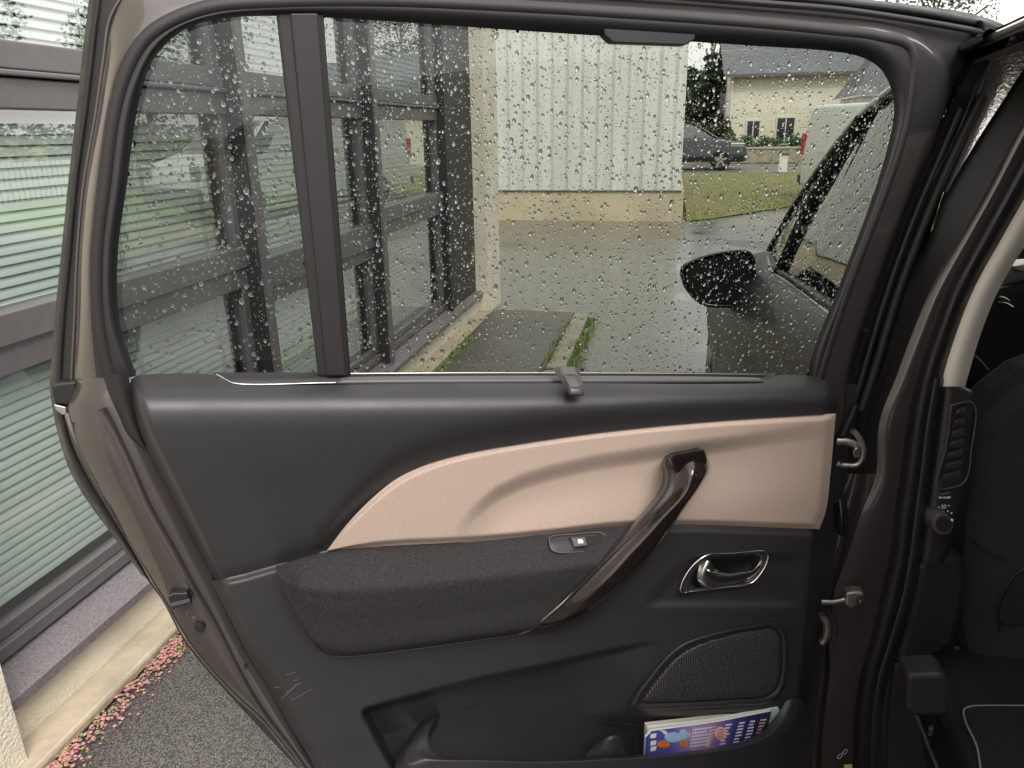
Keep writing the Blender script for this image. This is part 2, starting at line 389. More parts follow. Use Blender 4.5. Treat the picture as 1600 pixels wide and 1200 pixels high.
def tufts(name, pts, label, m, hmin, hmax, n, spread, wid=0.004):
    V = []; Fc = []
    for k in range(n):
        s = random.random(); c = pts(s); d = random.gauss(0, spread)
        x = c[0]+d; y = c[1]+random.gauss(0, spread); z = c[2]
        h = random.uniform(hmin, hmax)*(0.6+0.8*noise.noise(Vector((0, y*5, 3)))+0.3)
        if h <= 0.004: continue
        a = random.uniform(0, 6.28); ln = random.uniform(0.1, 0.7)*h; b = len(V)
        ex, ey = cos(a), sin(a); wv = wid*random.uniform(0.6, 1.3)
        V += [(x-wv*ey, y+wv*ex, z), (x+wv*ey, y-wv*ex, z), (x+ex*ln*0.5+wv*ey*.7, y+ey*ln*0.5-wv*ex*.7, z+h*0.7), (x+ex*ln*0.5-wv*ey*.7, y+ey*ln*0.5+wv*ex*.7, z+h*0.7), (x+ex*ln, y+ey*ln, z+h)]
        Fc += [(b, b+1, b+2, b+3), (b+3, b+2, b+4)]
    o = link(name, V, Fc, m, smooth=False, kind='stuff'); o['label'] = label; return o
WEED = mat('weed_green', (0.13, 0.21, 0.04), 0.6, col2=(0.22, 0.26, 0.07), vscale=20)
tufts('weeds', lambda s: (-0.60, 3.6+2.35*s, -0.045), 'bright green weeds growing along the road side of the kerb', WEED, 0.015, 0.06, 1900, 0.035)
tufts('weeds', lambda s: (-1.385, 3.3+1.8*s, 0.0), 'green weeds at the foot of the facade step', WEED, 0.01, 0.04, 800, 0.02)
tufts('weeds', lambda s: (-0.73, 3.9+1.8*s, 0.0), 'sparse yellowish weeds on the pavement side of the kerb', WEED, 0.006, 0.03, 500, 0.02)
# pink stonecrop along the step
def stonecrop():
    V = []; Fc = []; fm = []
    for k in range(4200):
        y = random.uniform(0.3, 2.1); dens = noise.noise(Vector((y*4, 1.7, 0)))
        if dens < -0.2 and random.random() < 0.6: continue
        x = -1.392+abs(random.gauss(0, 0.028))*(1+1.2*max(0, dens)); z = random.uniform(0.002, 0.022)
        r = random.uniform(0.002, 0.0062); b = len(V); c = 0 if random.random() < 0.66 else (1 if random.random() < 0.6 else 2)
        for q in range(6):
            V.append((x+r*cos(q*pi/3), y+r*sin(q*pi/3), z+random.uniform(0, 0.002)))
        V.append((x, y, z+r*0.8)); V.append((x, y, max(0.0005, z-r)))
        for q in range(6):
            Fc.append((b+q, b+(q+1) % 6, b+6)); fm.append(c); Fc.append((b+(q+1) % 6, b+q, b+7)); fm.append(c)
    ms = [mat('stonecrop_pink', (0.46, 0.20, 0.21), 0.6, var=0.2, vscale=50), mat('stonecrop_olive', (0.33, 0.25, 0.11), 0.6), mat('stonecrop_green', (0.20, 0.25, 0.09), 0.6)]
    o = link('stonecrop', V, Fc, None, mats=ms, fm=fm, smooth=False, kind='stuff'); o['label'] = 'pink stonecrop creeping along the foot of the concrete step'
stonecrop()

# ================================================================ OFFICE BUILDING
XF, XG, XB = -1.555, -1.585, -1.645
ob = thing('office_building', 'office building with glazed front in anthracite frames above a cream step', 'building', (-3, 3.5, 0))
box('wall', (-1.56, -1.50, -4.0, 6.32, 0.0, 0.158), CREAM, ob)
box('step', (-1.505, -1.40, -4.0, 6.02, 0.0, 0.035), CONC, ob, bevel=0.01)
prismv = MB()
sill = MB().poly([(-1.60, 1.05, 0.226), (-1.46, 1.05, 0.186), (-1.46, 5.86, 0.186), (-1.60, 5.86, 0.226)]).poly([(-1.46, 1.05, 0.186), (-1.46, 1.05, 0.160), (-1.46, 5.86, 0.160), (-1.46, 5.86, 0.186)]).poly([(-1.46, 1.05, 0.160), (-1.55, 1.05, 0.160), (-1.55, 5.86, 0.160), (-1.46, 5.86, 0.160)])
sill.build('sill', mat('speckled_sill', (0.17, 0.155, 0.16), 0.45, 0.1, var=0.35, vscale=160, bump=0.1, bscale=150), ob)
box('sill_track', (-1.60, -1.548, 1.05, 5.5, 0.2265, 0.262), ALU, ob, bevel=0.003)
box('sill_track', (-1.60, -1.568, 1.05, 5.5, 0.2645, 0.30), ALU, ob, bevel=0.003)
box('pier', (-1.9, -1.44, -4.0, 1.132, 0.036, 3.1), CREAM, ob)
box('corner_column', (-1.9, -1.42, 5.86, 6.32, 0.0, 3.1), CREAM, ob)
POSTM = mat('dark_post_paint', (0.022, 0.021, 0.022), 0.5, bump=.05, bscale=60)
box('post', (-1.72, -1.52, 5.16, 5.855, 0.20, 3.1), POSTM, ob, bevel=0.004)
box('fascia', (-1.9, -1.50, 1.07, 5.86, 2.75, 3.1), ALU, ob, bevel=0.004)
box('parapet', (-9.0, -1.95, -4.0, 6.3, 3.0, 3.25), CREAM, ob)
box('floor_slab', (-9.0, -1.66, -4, 6.3, 0.1, 0.2), mat('office_floor', (0.2, 0.2, 0.19), 0.7), ob)
box('back_wall', (-3.6, -3.5, -4, 6.3, 0.2, 3.0), mat('office_wall', (0.35, 0.37, 0.34), 0.8), ob)
box('end_wall', (-9.0, -1.9, 6.22, 6.32, 0.2, 3.0), CREAM, ob)
MY = [1.075, 2.58, 3.83, 5.12]      # mullion centres
for y in MY[1:3]:
    box('mullion', (-1.70, -1.505, y-0.03, y+0.035, 0.20, 2.75), POSTM, ob, bevel=0.004)
    box('mullion_cap', (-1.505, -1.49, y-0.022, y+0.027, 0.20, 2.75), ALU, ob, bevel=0.003)
box('mullion', (-1.70, -1.505, 5.10, 5.155, 0.20, 2.75), POSTM, ob, bevel=0.004)
bays = [(1.075, 2.548), (2.617, 3.798), (3.867, 5.098)]
TOPLOW = [(0.900, 0.972, 1.052), (0.80, 0.86, 0.985), (0.900, 0.972, 1.052)]
for (y0, y1), (a, b_, c) in zip(bays, TOPLOW):
    box('transom', (-1.62, XF+0.012, y0, y1, b_+0.001, c), ALU, ob, bevel=0.004)
    box('transom', (-1.62, XF, y0, y1, a, b_-0.001), ALU, ob, bevel=0.004)
    box('transom', (-1.62, XF, y0, y1, 1.514, 1.585), ALU, ob, bevel=0.004)
    box('transom', (-1.62, XF+0.016, y0, y1, 1.588, 1.602), ALU, ob, bevel=0.004)
    box('transom', (-1.62, XF+0.004, y0, y1, 1.604, 1.668), ALU, ob, bevel=0.004)
    for (z0, z1) in ((0.30, a), (c, 1.514), (1.668, 2.75)):
        # sash stiles at the pane's sides, then the pane
        for (ya, yb) in ((y0, y0+0.04), (y1-0.04, y1)): box('sash_stile', (-1.60, XF-0.006, ya, yb, z0, z1), ALU, ob, bevel=0.003)
        link('pane', [(XG, y0+0.03, z0), (XG, y1-0.03, z0), (XG, y1-0.03, z1), (XG, y0+0.03, z1)], [(0, 1, 2, 3)], BPANE, ob, smooth=False)
# window handle on the second bay
# blinds: one per bay, every slat its own part
BL = ['venetian blind with pale slats in the glazed bay nearest the camera', 'venetian blind with pale slats in the middle bay seen through the car window', 'venetian blind with pale slats in the farthest bay beside the cream column']
for bi, (y0, y1) in enumerate(bays):
    bl = thing('venetian_blind', BL[bi], 'blind', (XB, (y0+y1)/2, 0.28), 'venetian blinds behind the office glazing')
    L_ = (y1-y0)/2-0.03
    me = None
    V = []; Fc = []
    for s in range(5):
        t = s/4-0.5; V += [(0.0265*t*cos(1.05)+0.0, -L_, -0.0265*t*sin(1.05)), (0.0265*t*cos(1.05), L_, -0.0265*t*sin(1.05))]
        cv = 0.003*(1-4*t*t); V[-2] = (V[-2][0]+cv*sin(1.05), V[-2][1], V[-2][2]+cv*cos(1.05)); V[-1] = (V[-1][0]+cv*sin(1.05), V[-1][1], V[-1][2]+cv*cos(1.05))
    for s in range(4): Fc.append((2*s, 2*s+1, 2*s+3, 2*s+2))
    k = 0; z = 0.315
    while z < 2.7:
        if me is None:
            o = link('slat', V, Fc, SLATM, bl); me = o.data
        else:
            o = bpy.data.objects.new('slat', me); COL.objects.link(o); o.parent = bl
        o.matrix_parent_inverse = Matrix(); o.location = (0.0, 0.0, z-0.28+random.gauss(0, 0.0006))
        o.rotation_euler = (random.gauss(0, 0.0006), random.gauss(0, 0.02), 0)
        z += 0.0262; k += 1
    CM = mat('blind_cord', (0.30, 0.31, 0.29), 0.8)
    for yc in ((0.13, 0.87) if bi else (0.16, 0.62, 0.92)):
        yy = y0+(y1-y0)*yc
        tube('cord', [(XB+0.012, yy, 0.30), (XB+0.012, yy, 2.72)], 0.0011, CM, bl, seg=5)
        tube('cord', [(XB+0.012, yy+0.012, 0.30), (XB+0.012, yy+0.012, 2.72)], 0.0011, CM, bl, seg=5)

# ================================================================ WAREHOUSE straight ahead
wh = thing('warehouse', 'pale corrugated metal warehouse wall on a low ochre concrete base', 'building', (-2, 13, ZR))
YW = 13.05
METAL = mat('pale_cladding', (0.72, 0.725, 0.665), 0.42, 0.15, var=0.09, vscale=5, stretch=(1, 1, 0.07))
xr = float(YP(YW)(1063, 298)[0]); zc = float(YP(YW)(920, 297)[2])
pitch = 0.25
x1 = xr
for s in range(10):
    x0 = x1-4*pitch; prof = []
    x = x0
    while x < x1-1e-4:
        prof += [(x, 0.0), (x+0.07, 0.0), (x+0.125, -0.05), (x+0.175, -0.05), (x+0.23, 0)]
        x += pitch
    prof.append((x1, 0.0))
    G = [[(px_, YW+dy, z) for (px_, dy) in prof] for z in (zc, 5.2)]
    gridmesh('cladding_sheet', G, METAL, wh, smooth=False)
    x1 = x0
box('base', (-12, xr+0.06, YW-0.035, YW+8, ZR, zc-0.02), mat('ochre_concrete', (0.56, 0.48, 0.33), 0.8, var=0.15, vscale=1.2, bump=0.3, bscale=20), wh)
box('drip_flashing', (-12, xr+0.02, YW-0.06, YW+0.05, zc-0.019, zc-0.002), ALU, wh)
box('side_wall', (xr-0.12, xr-0.02, YW+0.01, YW+9, zc, 5.2), METAL, wh)
box('roof', (-12, xr+0.05, YW-0.1, YW+9, 5.2, 5.4), ALU, wh)

# ================================================================ FAR HOUSE
YH = 38.0
H_ = YP(YH)
hw = thing('house', 'cream rendered house with slate roof beyond the far road', 'house', (6, 40, 0))
HX0 = float(H_(1140, 150)[0]); HX1 = 14.0; ze = float(H_(1240, 113)[2]); HB = 0.0
RENDER_ = mat('house_render', (0.74, 0.69, 0.55), 0.9, var=0.06, vscale=1)
wall = MB().box(HX0, HX1, YH, YH+9, HB, ze).build('wall', RENDER_, hw)
SLATE = mat('slate_roof', (0.13, 0.138, 0.15), 0.8, var=0.2, vscale=3, bump=0.3, bscale=8)
rf = MB()
rf.poly([(HX0-.35, YH-.4, ze-.05), (HX1+.3, YH-.4, ze-.05), (HX1+.3, YH+4.5, ze+1.75), (HX0-.35, YH+4.5, ze+1.75)])
rf.poly([(HX0-.35, YH+9.4, ze-.05), (HX1+.3, YH+9.4, ze-.05), (HX1+.3, YH+4.5, ze+1.75), (HX0-.35, YH+4.5, ze+1.75)])
rf.poly([(HX0-.0, YH, ze), (HX0, YH+9, ze), (HX0, YH+4.5, ze+1.6)])
rf.build('roof', SLATE, hw)
tube('downpipe', [(HX0+0.1, YH-0.08, ze-0.1), (HX0+0.1, YH-0.08, 0.1)], 0.05, mat('white_pvc', (0.7, 0.7, 0.68), 0.5), hw, seg=6)
box('gutter', (HX0-.35, HX1+.3, YH-0.5, YH-0.38, ze-0.16, ze-0.04), ALU, hw)
WF = mat('window_frame_white', (0.7, 0.7, 0.66), 0.5); WG = mat('dark_window_glass', (0.03, 0.035, 0.035), 0.1)
for (a, b_, c, d) in ((1166, 1187, 187, 218), (1213, 1240, 182, 226), (1290, 1312, 186, 216)):
    p = H_(a, c); q = H_(b_, d); x0, x1_ = p[0], q[0]; z1, z0 = p[2], max(0.15, q[2])
    w = box('window', (x0, x1_, YH-0.05, YH-0.004, z0, z1), WF, hw)
    box('pane', (x0+.07, x0+(x1_-x0)/2-.03, YH-0.065, YH-0.052, z0+.07, z1-.07), WG, w)
    box('pane', (x0+(x1_-x0)/2+.03, x1_-.07, YH-0.065, YH-0.052, z0+.07, z1-.07), WG, w)
# side annex with dark gable
an = thing('annex', 'low annex with dark slate hip roof to the right of the cream house', 'house', (10.5, 35, 0))
p = YP(33)(1334, 150); q = YP(33)(1334, 100)
AX0 = float(p[0]); AZ = float(p[2]); AT = float(q[2])
box('wall', (AX0+0.3, AX0+7, 33, 37, 0, AZ), RENDER_, an)
MB().poly([(AX0, 32.6, AZ), (AX0+7.3, 32.6, AZ), (AX0+6, 34.5, AT+.8), (AX0+1.0, 34.5, AT+.8)]).poly([(AX0, 32.6, AZ), (AX0+1.0, 34.5, AT+.8), (AX0, 37, AZ)]).build('roof', SLATE, an)

gw = thing('garden_wall', 'low stone garden wall in front of the cream house', 'wall', (6, 34, 0))
box('wall', (2.0, 16, 34.0, 34.3, 0, 0.55), mat('garden_stone', (0.36, 0.31, 0.23), 0.9, var=0.3, vscale=4, bump=0.6, bscale=12), gw)
box('coping', (1.95, 16.05, 33.96, 34.34, 0.552, 0.62), mat('coping', (0.45, 0.42, 0.36), 0.8), gw)
ub = thing('utility_box', 'small white utility box standing at the far roadside', 'utility box', (4.2, 26.3, 0))
p0 = YP(26.2)(1216, 266); p1 = YP(26.2)(1232, 242)
box('cabinet', (p0[0], p1[0], 26.2, 26.45, 0.02, p1[2]), mat('white_cabinet', (0.75, 0.76, 0.72), 0.5), ub, bevel=0.02)
box('cap', (p0[0]-.03, p1[0]+.03, 26.17, 26.48, p1[2]+.001, p1[2]+.05), GREYP, ub, bevel=0.01)

# ---------------------------------------------------------------- trees and bushes
BARK = mat('bark', (0.10, 0.08, 0.06), 0.9, bump=0.5, bscale=20)
def crown_mesh(cx, cy, z0, z1, rx, n, leaf, conic=0.0, seed=1, lobes=14):
    rd = random.Random(seed); V = []; Fc = []
    L = []
    for i in range(lobes):
        a = rd.uniform(0, 6.28); t = rd.random(); rr = rx*(1-conic*t)*(1-0.5*(2*t-1)**2*(1-conic))
        rad = rd.uniform(0.25, 0.75)*rr
        L.append((rad*cos(a), rad*sin(a), z0+(z1-z0)*(0.12+0.8*t), rr*rd.uniform(0.35, 0.6)))
    for k in range(n):
        c = L[rd.randrange(lobes)]
        u = Vector((rd.gauss(0, 1), rd.gauss(0, 1), rd.gauss(0, 1))).normalized()*c[3]*rd.uniform(0.65, 1.05)
        x, y, z = c[0]+u.x, c[1]+u.y, c[2]+u.z*0.8
        s = leaf*rd.uniform(0.6, 1.4); e1 = Vector((rd.gauss(0, 1), rd.gauss(0, 1), rd.gauss(0, .6))).normalized(); e2 = e1.cross(Vector((rd.gauss(0, 1), rd.gauss(0, 1), 1))).normalized()
        p = Vector((cx+x, cy+y, z)); b = len(V)
        V += [p-e1*s, p-e2*s*0.5, p+e1*s, p+e2*s*0.5]; Fc.append((b, b+1, b+2, b+3))
    return V, Fc
def tree(name, label, cx, cy, z0, h, rx, n, leaf, m, conic=0.0, seed=1, trunk=0.2, low=0.2, group=None, lobes=14):
    t = thing(name, label, 'tree' if 'bush' not in name and 'hedge' not in name else 'bush', (cx, cy, z0), group)
    if trunk:
        pts = [(cx, cy, z0-0.05), (cx+0.03*h*0.3, cy, z0+h*0.4), (cx, cy+0.02, z0+h*0.85)]
        tube('trunk', pts, [trunk*(1-0.8*i/16) for i in range(17)], BARK, t, seg=7, up=(1, 0, 0))
        rd = random.Random(seed+5); mb = MB()
        for q in range(5):
            a = rd.uniform(0, 6.28); zz = z0+h*rd.uniform(0.3, 0.7)
            tube('limb', [(cx, cy, zz), (cx+rx*.3*cos(a), cy+rx*.3*sin(a), zz+h*.08), (cx+rx*.6*cos(a), cy+rx*.6*sin(a), zz+h*.18)], trunk*0.25, BARK, t, seg=5, n=3, up=(0.1, 0, 1))
    V, Fc = crown_mesh(cx, cy, z0+h*low, z0+h, rx, n, leaf, conic, seed, lobes)
    link('crown', V, Fc, m, t, smooth=False)
    return t
LEAFD = mat('leaf_dark', (0.035, 0.06, 0.03), 0.6, col2=(0.07, 0.10, 0.045), vscale=0.9)
LEAFM = mat('leaf_mid', (0.06, 0.105, 0.035), 0.6, col2=(0.11, 0.16, 0.055), vscale=0.8)
TG = 'trees behind the house and yard'
tree('conifer_tree', 'tall narrow conifer rising between the warehouse and the house', *YP(46)(1107, 150)[:2], 0, 8.3, 0.75, 5000, 0.14, LEAFD, conic=0.75, seed=3, low=0.02, lobes=40, group=TG)
tree('dark_tree', 'dark bushy tree beside the corner of the cream house', *YP(42)(1092, 150)[:2], 0, 4.4, 2.0, 7000, 0.13, LEAFD, seed=4, low=0.0, group=TG, lobes=26)
tree('dark_tree', 'dark rounded tree next to the warehouse corner', *YP(44)(1062, 150)[:2], 0, 4.6, 2.2, 6000, 0.13, LEAFD, seed=9, low=0.0, group=TG, lobes=26)
tree('round_bush', 'clipped round bush at the left corner of the cream house', *YP(35)(1124, 200)[:2], 0, 1.75, 0.75, 3000, 0.07, mat('leaf_brown', (0.08, 0.075, 0.045), .7, col2=(0.12, .11, .06), vscale=3), seed=11, low=0.0, trunk=0.06, lobes=20)
for k, (px_, s_, lb) in enumerate([(1160, 21, 'low garden shrub under the left house window'), (1200, 22, 'low garden shrub between the two house windows'), (1252, 23, 'low garden shrub right of the house windows'), (1282, 29, 'low garden shrub nearest the white van')]):
    c = YP(35.5)(px_, 225); tree('garden_bush', lb, c[0], c[1], 0.0, random.uniform(1.0, 1.35), 0.75, 1500, 0.06, LEAFM, seed=s_, low=0.0, trunk=0.04, lobes=14, group='shrubs along the house front')
# trees to the right, seen in the office glazing
rt = [(17, 5, 7.5, 3.2), (21, 10, 9.0, 3.6), (15, -1, 6.5, 2.6), (19, 16, 8, 3.4), (22, 22, 9, 3.8), (18, 29, 7, 3.0), (14, 10.5, 4.2, 1.8), (30, 3, 11, 4.5), (12.5, 45, 10, 4)]
for k, (x, y, h, r) in enumerate(rt):
    tree('leafy_tree', ['tree %s the lawn to the right of the yard' % a for a in ('behind the white fence of', 'at the far edge of', 'nearest the camera on', 'in the middle of', 'towards the house on', 'beside the far road by', 'small, behind', 'tallest, beyond', 'behind the houses, beyond')][k], x, y, 0, h, r, 9500, 0.10, LEAFM if k % 2 else LEAFD, seed=40+k, low=0.1, group='trees to the right of the yard', lobes=22)
hd = thing('hedge', 'long dark hedge behind the white fence right of the yard', 'hedge', (13, 8, 0))
V = []; Fc = []
for k in range(14000):
    x = 13+random.gauss(0, 0.35); y = random.uniform(-6, 26); z = random.uniform(0, 1.75); b = len(V); s = 0.09
    e1 = Vector((random.gauss(0, 1), random.gauss(0, 1), random.gauss(0, 1))).normalized()*s; e2 = e1.orthogonal().normalized()*s*.6; p = Vector((x, y, z))
    V += [p-e1, p-e2, p+e1, p+e2]; Fc.append((b, b+1, b+2, b+3))
link('foliage', V, Fc, LEAFD, hd, smooth=False)
fn = thing('picket_fence', 'white picket fence along the lawn right of the yard', 'fence', (11.5, 8, 0))
PK = mat('white_fence_paint', (0.75, 0.76, 0.74), 0.5)
mp_ = None
for k in range(120):
    if mp_ is None:
        o = box('picket', (-.02, .02, -.045, .045, 0.05, 0.95), PK, fn, bevel=0); mp_ = o.data
    else:
        o = bpy.data.objects.new('picket', mp_); COL.objects.link(o); o.parent = fn
    o.matrix_parent_inverse = Matrix(); o.location = (0, -8+k*0.16, ZR)
for zz in (0.3, 0.75): box('rail', (11.53, 11.56, 0, 19.2, zz, zz+0.07), PK, fn)
# lawn to the right
link('side_lawn', [(5.6, -14, ZR+0.01), (40, -14, ZR+0.01), (40, 17.4, ZR+0.01), (5.6, 17.4, ZR+0.01)], [(0, 1, 2, 3)], mat('bright_lawn', (0.14, 0.22, 0.05), 0.9, col2=(0.1, 0.15, 0.04), vscale=0.7, bump=0.4, bscale=20), smooth=False)['kind'] = 'structure'

# ================================================================ far vehicles
def profile_body(name, prof, x0, x1, m, parent, tum=None, bevel=0.03):
    """prof: (y, z) closed outline; tum(z) = inset of the flanks at height z"""
    k = len(prof); V = []; rows = []
    for f_ in (0, 1):
        for (y, z) in prof:
            ins = tum(z) if tum else 0
            V.append(((x0+ins) if f_ == 0 else (x1-ins), y, z))
    Fc = [tuple(range(k)), tuple(range(2*k-1, k-1, -1))]+[(i, k+i, k+(i+1) % k, (i+1) % k) for i in range(k)]
    return link(name, V, Fc, m, parent, smooth=False, bevel=bevel)
def wheel(parent, x, y, r, wd, side, z0, rimm):
    t = bpy.data.objects.new('wheel', None)
    o = link('wheel', *lathe([(0.0, wd*0.1), (r*0.55, wd*0.1)], x, y, z0+r, side), GBLACK, parent)
    ty = link('tyre', *lathe([(r*0.62, 0.0), (r*0.66, wd*0.02), (r*0.9, 0.0), (r, wd*0.15), (r, wd*0.85), (r*0.9, wd), (r*0.62, wd)], x, y, z0+r, side), RUBBER, o)
    V = []; Fc = []
    for q in range(5):
        a = q*2*pi/5
        for s in (-1, 1): pass
        b = len(V)
        for (rr, hw_) in ((0.12*r, 0.10*r), (0.62*r, 0.07*r)):
            for s in (-1, 1):
                yy = rr*cos(a)-s*hw_*sin(a); zz = rr*sin(a)+s*hw_*cos(a)
                V.append((x+side*(wd*0.0-0.004), y+yy, z0+r+zz)); V.append((x+side*(wd*0.12), y+yy, z0+r+zz))
        Fc += [(b, b+2, b+6, b+4), (b+1, b+3, b+7, b+5), (b, b+4, b+5, b+1), (b+2, b+3, b+7, b+6)]
    link('rim', V, Fc, rimm, o, smooth=False)
    return o
def lathe(prof, x, y, z, side, n=28):
    V = []; Fc = []
    for (r, d) in prof:
        for q in range(n):
            a = q*2*pi/n; V.append((x+side*d, y+r*cos(a), z+r*sin(a)))
    for i in range(len(prof)-1):
        for q in range(n):
            Fc.append((i*n+q, i*n+(q+1) % n, (i+1)*n+(q+1) % n, (i+1)*n+q))
    return V, Fc

# white van, parked nose towards the camera, on the right side of the yard
VX0 = 3.0; VX1 = 4.9; VY0 = 9.9; VY1 = 15.1
van = thing('van', 'white panel van parked at the right side of the yard', 'van', ((VX0+VX1)/2, 12.5, ZR))
VW = mat('white_van_paint', (0.74, 0.76, 0.75), 0.3, coat=0.4)
vp = [(VY0, .35), (VY0, .75), (VY0+.08, .95), (VY0+.75, 1.15), (VY0+1.55, 1.72), (VY0+1.9, 1.83), (VY0+2.6, 1.87), (VY1-.12, 1.87), (VY1, 1.76), (VY1+.03, 1.0), (VY1, .35)]
profile_body('body', [(y, z+ZR) for y, z in vp], VX0, VX1, VW, van, tum=lambda z: 0.10*sstep(1.0, 2.0, z), bevel=0.05)
def quadx(name, pts, x, m, parent, tum=None, d=0.006):
    P = [(x+(tum(z) if tum else 0)-d, y, z+ZR) for y, z in pts]; P2 = [(p[0]+0.02, p[1], p[2]) for p in P]; k = len(P)
    return link(name, P+P2, [tuple(range(k)), tuple(range(2*k-1, k-1, -1))]+[(i, (i+1) % k, k+(i+1) % k, k+i) for i in range(k)], m, parent, smooth=False)
vt = lambda z: 0.10*sstep(1.0, 2.0, z)
quadx('side_window', [(VY0+1.0, 1.22), (VY0+1.5, 1.72), (VY0+2.25, 1.75), (VY0+2.25, 1.15)], VX0, CARGLASS, van, vt)
link('windscreen', [(VX0+.2, VY0+.74, 1.17+ZR), (VX1-.2, VY0+.74, 1.17+ZR), (VX1-.25, VY0+1.48, 1.86+ZR), (VX0+.25, VY0+1.48, 1.86+ZR)], [(0, 1, 2, 3)], CARGLASS, van, smooth=False)
for s, x in ((1, VX0), (-1, VX1)):
    for yy in (VY0+.95, VY1-1.0): wheel(van, x-0.0*s-(0.01 if s == 1 else -0.01), yy, 0.33, 0.2, s, ZR, STEEL)
for x in (VX0-.012, VX1-.10): box('tail_light', (x, x+.11, VY1-.06, VY1+.05, 0.95+ZR, 1.35+ZR), mat('red_lens', (0.55, 0.02, 0.02), 0.2), van, bevel=0.01)
for x in (VX0+.03, VX1-.33): box('headlight', (x, x+.3, VY0-.02, VY0+.15, 0.72+ZR, 0.98+ZR), CHROME, van, bevel=0.03)
box('bumper', (VX0+.02, VX1-.02, VY0-.08, VY0+.2, 0.3+ZR, 0.6+ZR), GREYP, van, bevel=0.03)
box('rear_bumper', (VX0+.02, VX1-.02, VY1+.031, VY1+.12, 0.35+ZR, 0.55+ZR), GREYP, van, bevel=0.02)
quadx('door_seam', [(VY0+2.3, .45), (VY0+2.32, .45), (VY0+2.32, 1.8), (VY0+2.3, 1.8)], VX0, DARK, van, vt, 0.004)
quadx('door_seam', [(VY0+3.5, .45), (VY0+3.52, .45), (VY0+3.52, 1.85), (VY0+3.5, 1.85)], VX0, DARK, van, vt, 0.004)
box('wing_mirror', (VX0-.2, VX0-.02, VY0+1.1, VY0+1.2, 1.15+ZR, 1.42+ZR), GREYP, van, bevel=0.02)

van.rotation_euler = (0, 0, radians(24)); van.location = (4.50, 14.6, ZR)
# dark SUV on the far road, facing right (+X)
SY = 28.6
def suv(name, label, x_front, y, m, z0, flip=1):
    t = thing(name, label, 'car', (x_front-2.2*flip, y, z0))
    def Y(p): return [(x_front-flip*a, y, b) for a, b in p]
    def bodyx(nm, prof, y0, y1, mm, tum, bevel=.04):
        k = len(prof); V = []
        for f_ in (0, 1):
            for (a, z) in prof: V.append((x_front-flip*a, (y0+tum(z)) if f_ == 0 else (y1-tum(z)), z+z0))
        return link(nm, V, [tuple(range(k)), tuple(range(2*k-1, k-1, -1))]+[(i, k+i, k+(i+1) % k, (i+1) % k) for i in range(k)], mm, t, smooth=False, bevel=bevel)
    y0, y1 = y-0.9, y+0.9
    bodyx('body', [(0.0, .3), (-0.02, .55), (0.05, .78), (0.25, .92), (1.15, 1.06), (3.9, 1.08), (4.3, 1.0), (4.35, .6), (4.3, .3)], y0, y1, m, lambda z: 0.08*sstep(.7, 1.1, z))
    bodyx('cabin', [(1.0, 1.03), (1.85, 1.55), (2.3, 1.62), (3.7, 1.60), (4.25, 1.05)], y0+.06, y1-.06, CARGLASS, lambda z: 0.22*sstep(1.0, 1.6, z))
    bodyx('roof', [(1.9, 1.585), (2.3, 1.645), (3.7, 1.625), (3.95, 1.5), (3.7, 1.59), (2.3, 1.60)], y0+.2, y1-.2, m, lambda z: 0.05)
    for yy in (y0+.02,):
        tube('window_pillar', [(x_front-flip*1.0, y0+.06, 1.06+z0), (x_front-flip*1.9, y0+.25, 1.6+z0)], 0.04, m, t, seg=6, up=(0, 1, 0))
    box('headlight', (min(x_front-flip*.08, x_front-flip*.55), max(x_front-flip*.08, x_front-flip*.55), y0-.01, y0+.15, .76+z0, .90+z0), CHROME, t, bevel=0.02)
    box('sill_cladding', (min(x_front-flip*.1, x_front-flip*4.2), max(x_front-flip*.1, x_front-flip*4.2), y0-.015, y0+.05, .28+z0, .45+z0), DARK, t, bevel=0.01)
    for a in (.85, 3.45):
        w = None
        V, Fc = lathe([(0.0, 0.02), (0.2, 0.02), (0.22, 0.0), (0.32, 0.0), (0.345, 0.04), (0.345, 0.2)], 0, 0, 0, 1)
        V = [(x_front-flip*a+v[1], y0-.03+v[0], z0+0.345+v[2]) for v in V]
        wo_ = link('wheel', V, Fc, RUBBER, t)
        V2 = []; F2 = []
        for q in range(5):
            an_ = q*2*pi/5+.3; b = len(V2)
            for rr, h in ((.03, .045), (.22, .03)):
                for s in (-1, 1): V2.append((x_front-flip*a+rr*cos(an_)-s*h*sin(an_), y0-.036, z0+.345+rr*sin(an_)+s*h*cos(an_)))
            F2.append((b, b+1, b+3, b+2))
        link('rim', V2, F2, CHROME, wo_, smooth=False)
    return t
xf = float(YP(27.7)(1166, 250)[0])
suv('suv', 'dark grey suv parked on the far road beside the warehouse', xf, 28.6, mat('dark_grey_paint', (0.035, 0.04, 0.045), 0.25, coat=.6), 0.015)
suv('parked_car', 'silver white car parked beyond the lawn right of the yard', 13.2, -2.2, mat('silver_paint', (0.6, 0.6, 0.6), 0.3, 0.4, coat=.6), ZR)

# ================================================================ OUR CAR
car = thing('car', 'brown metallic family car with its beige trimmed rear door standing open', 'car', (1.2, 1.8, ZR))

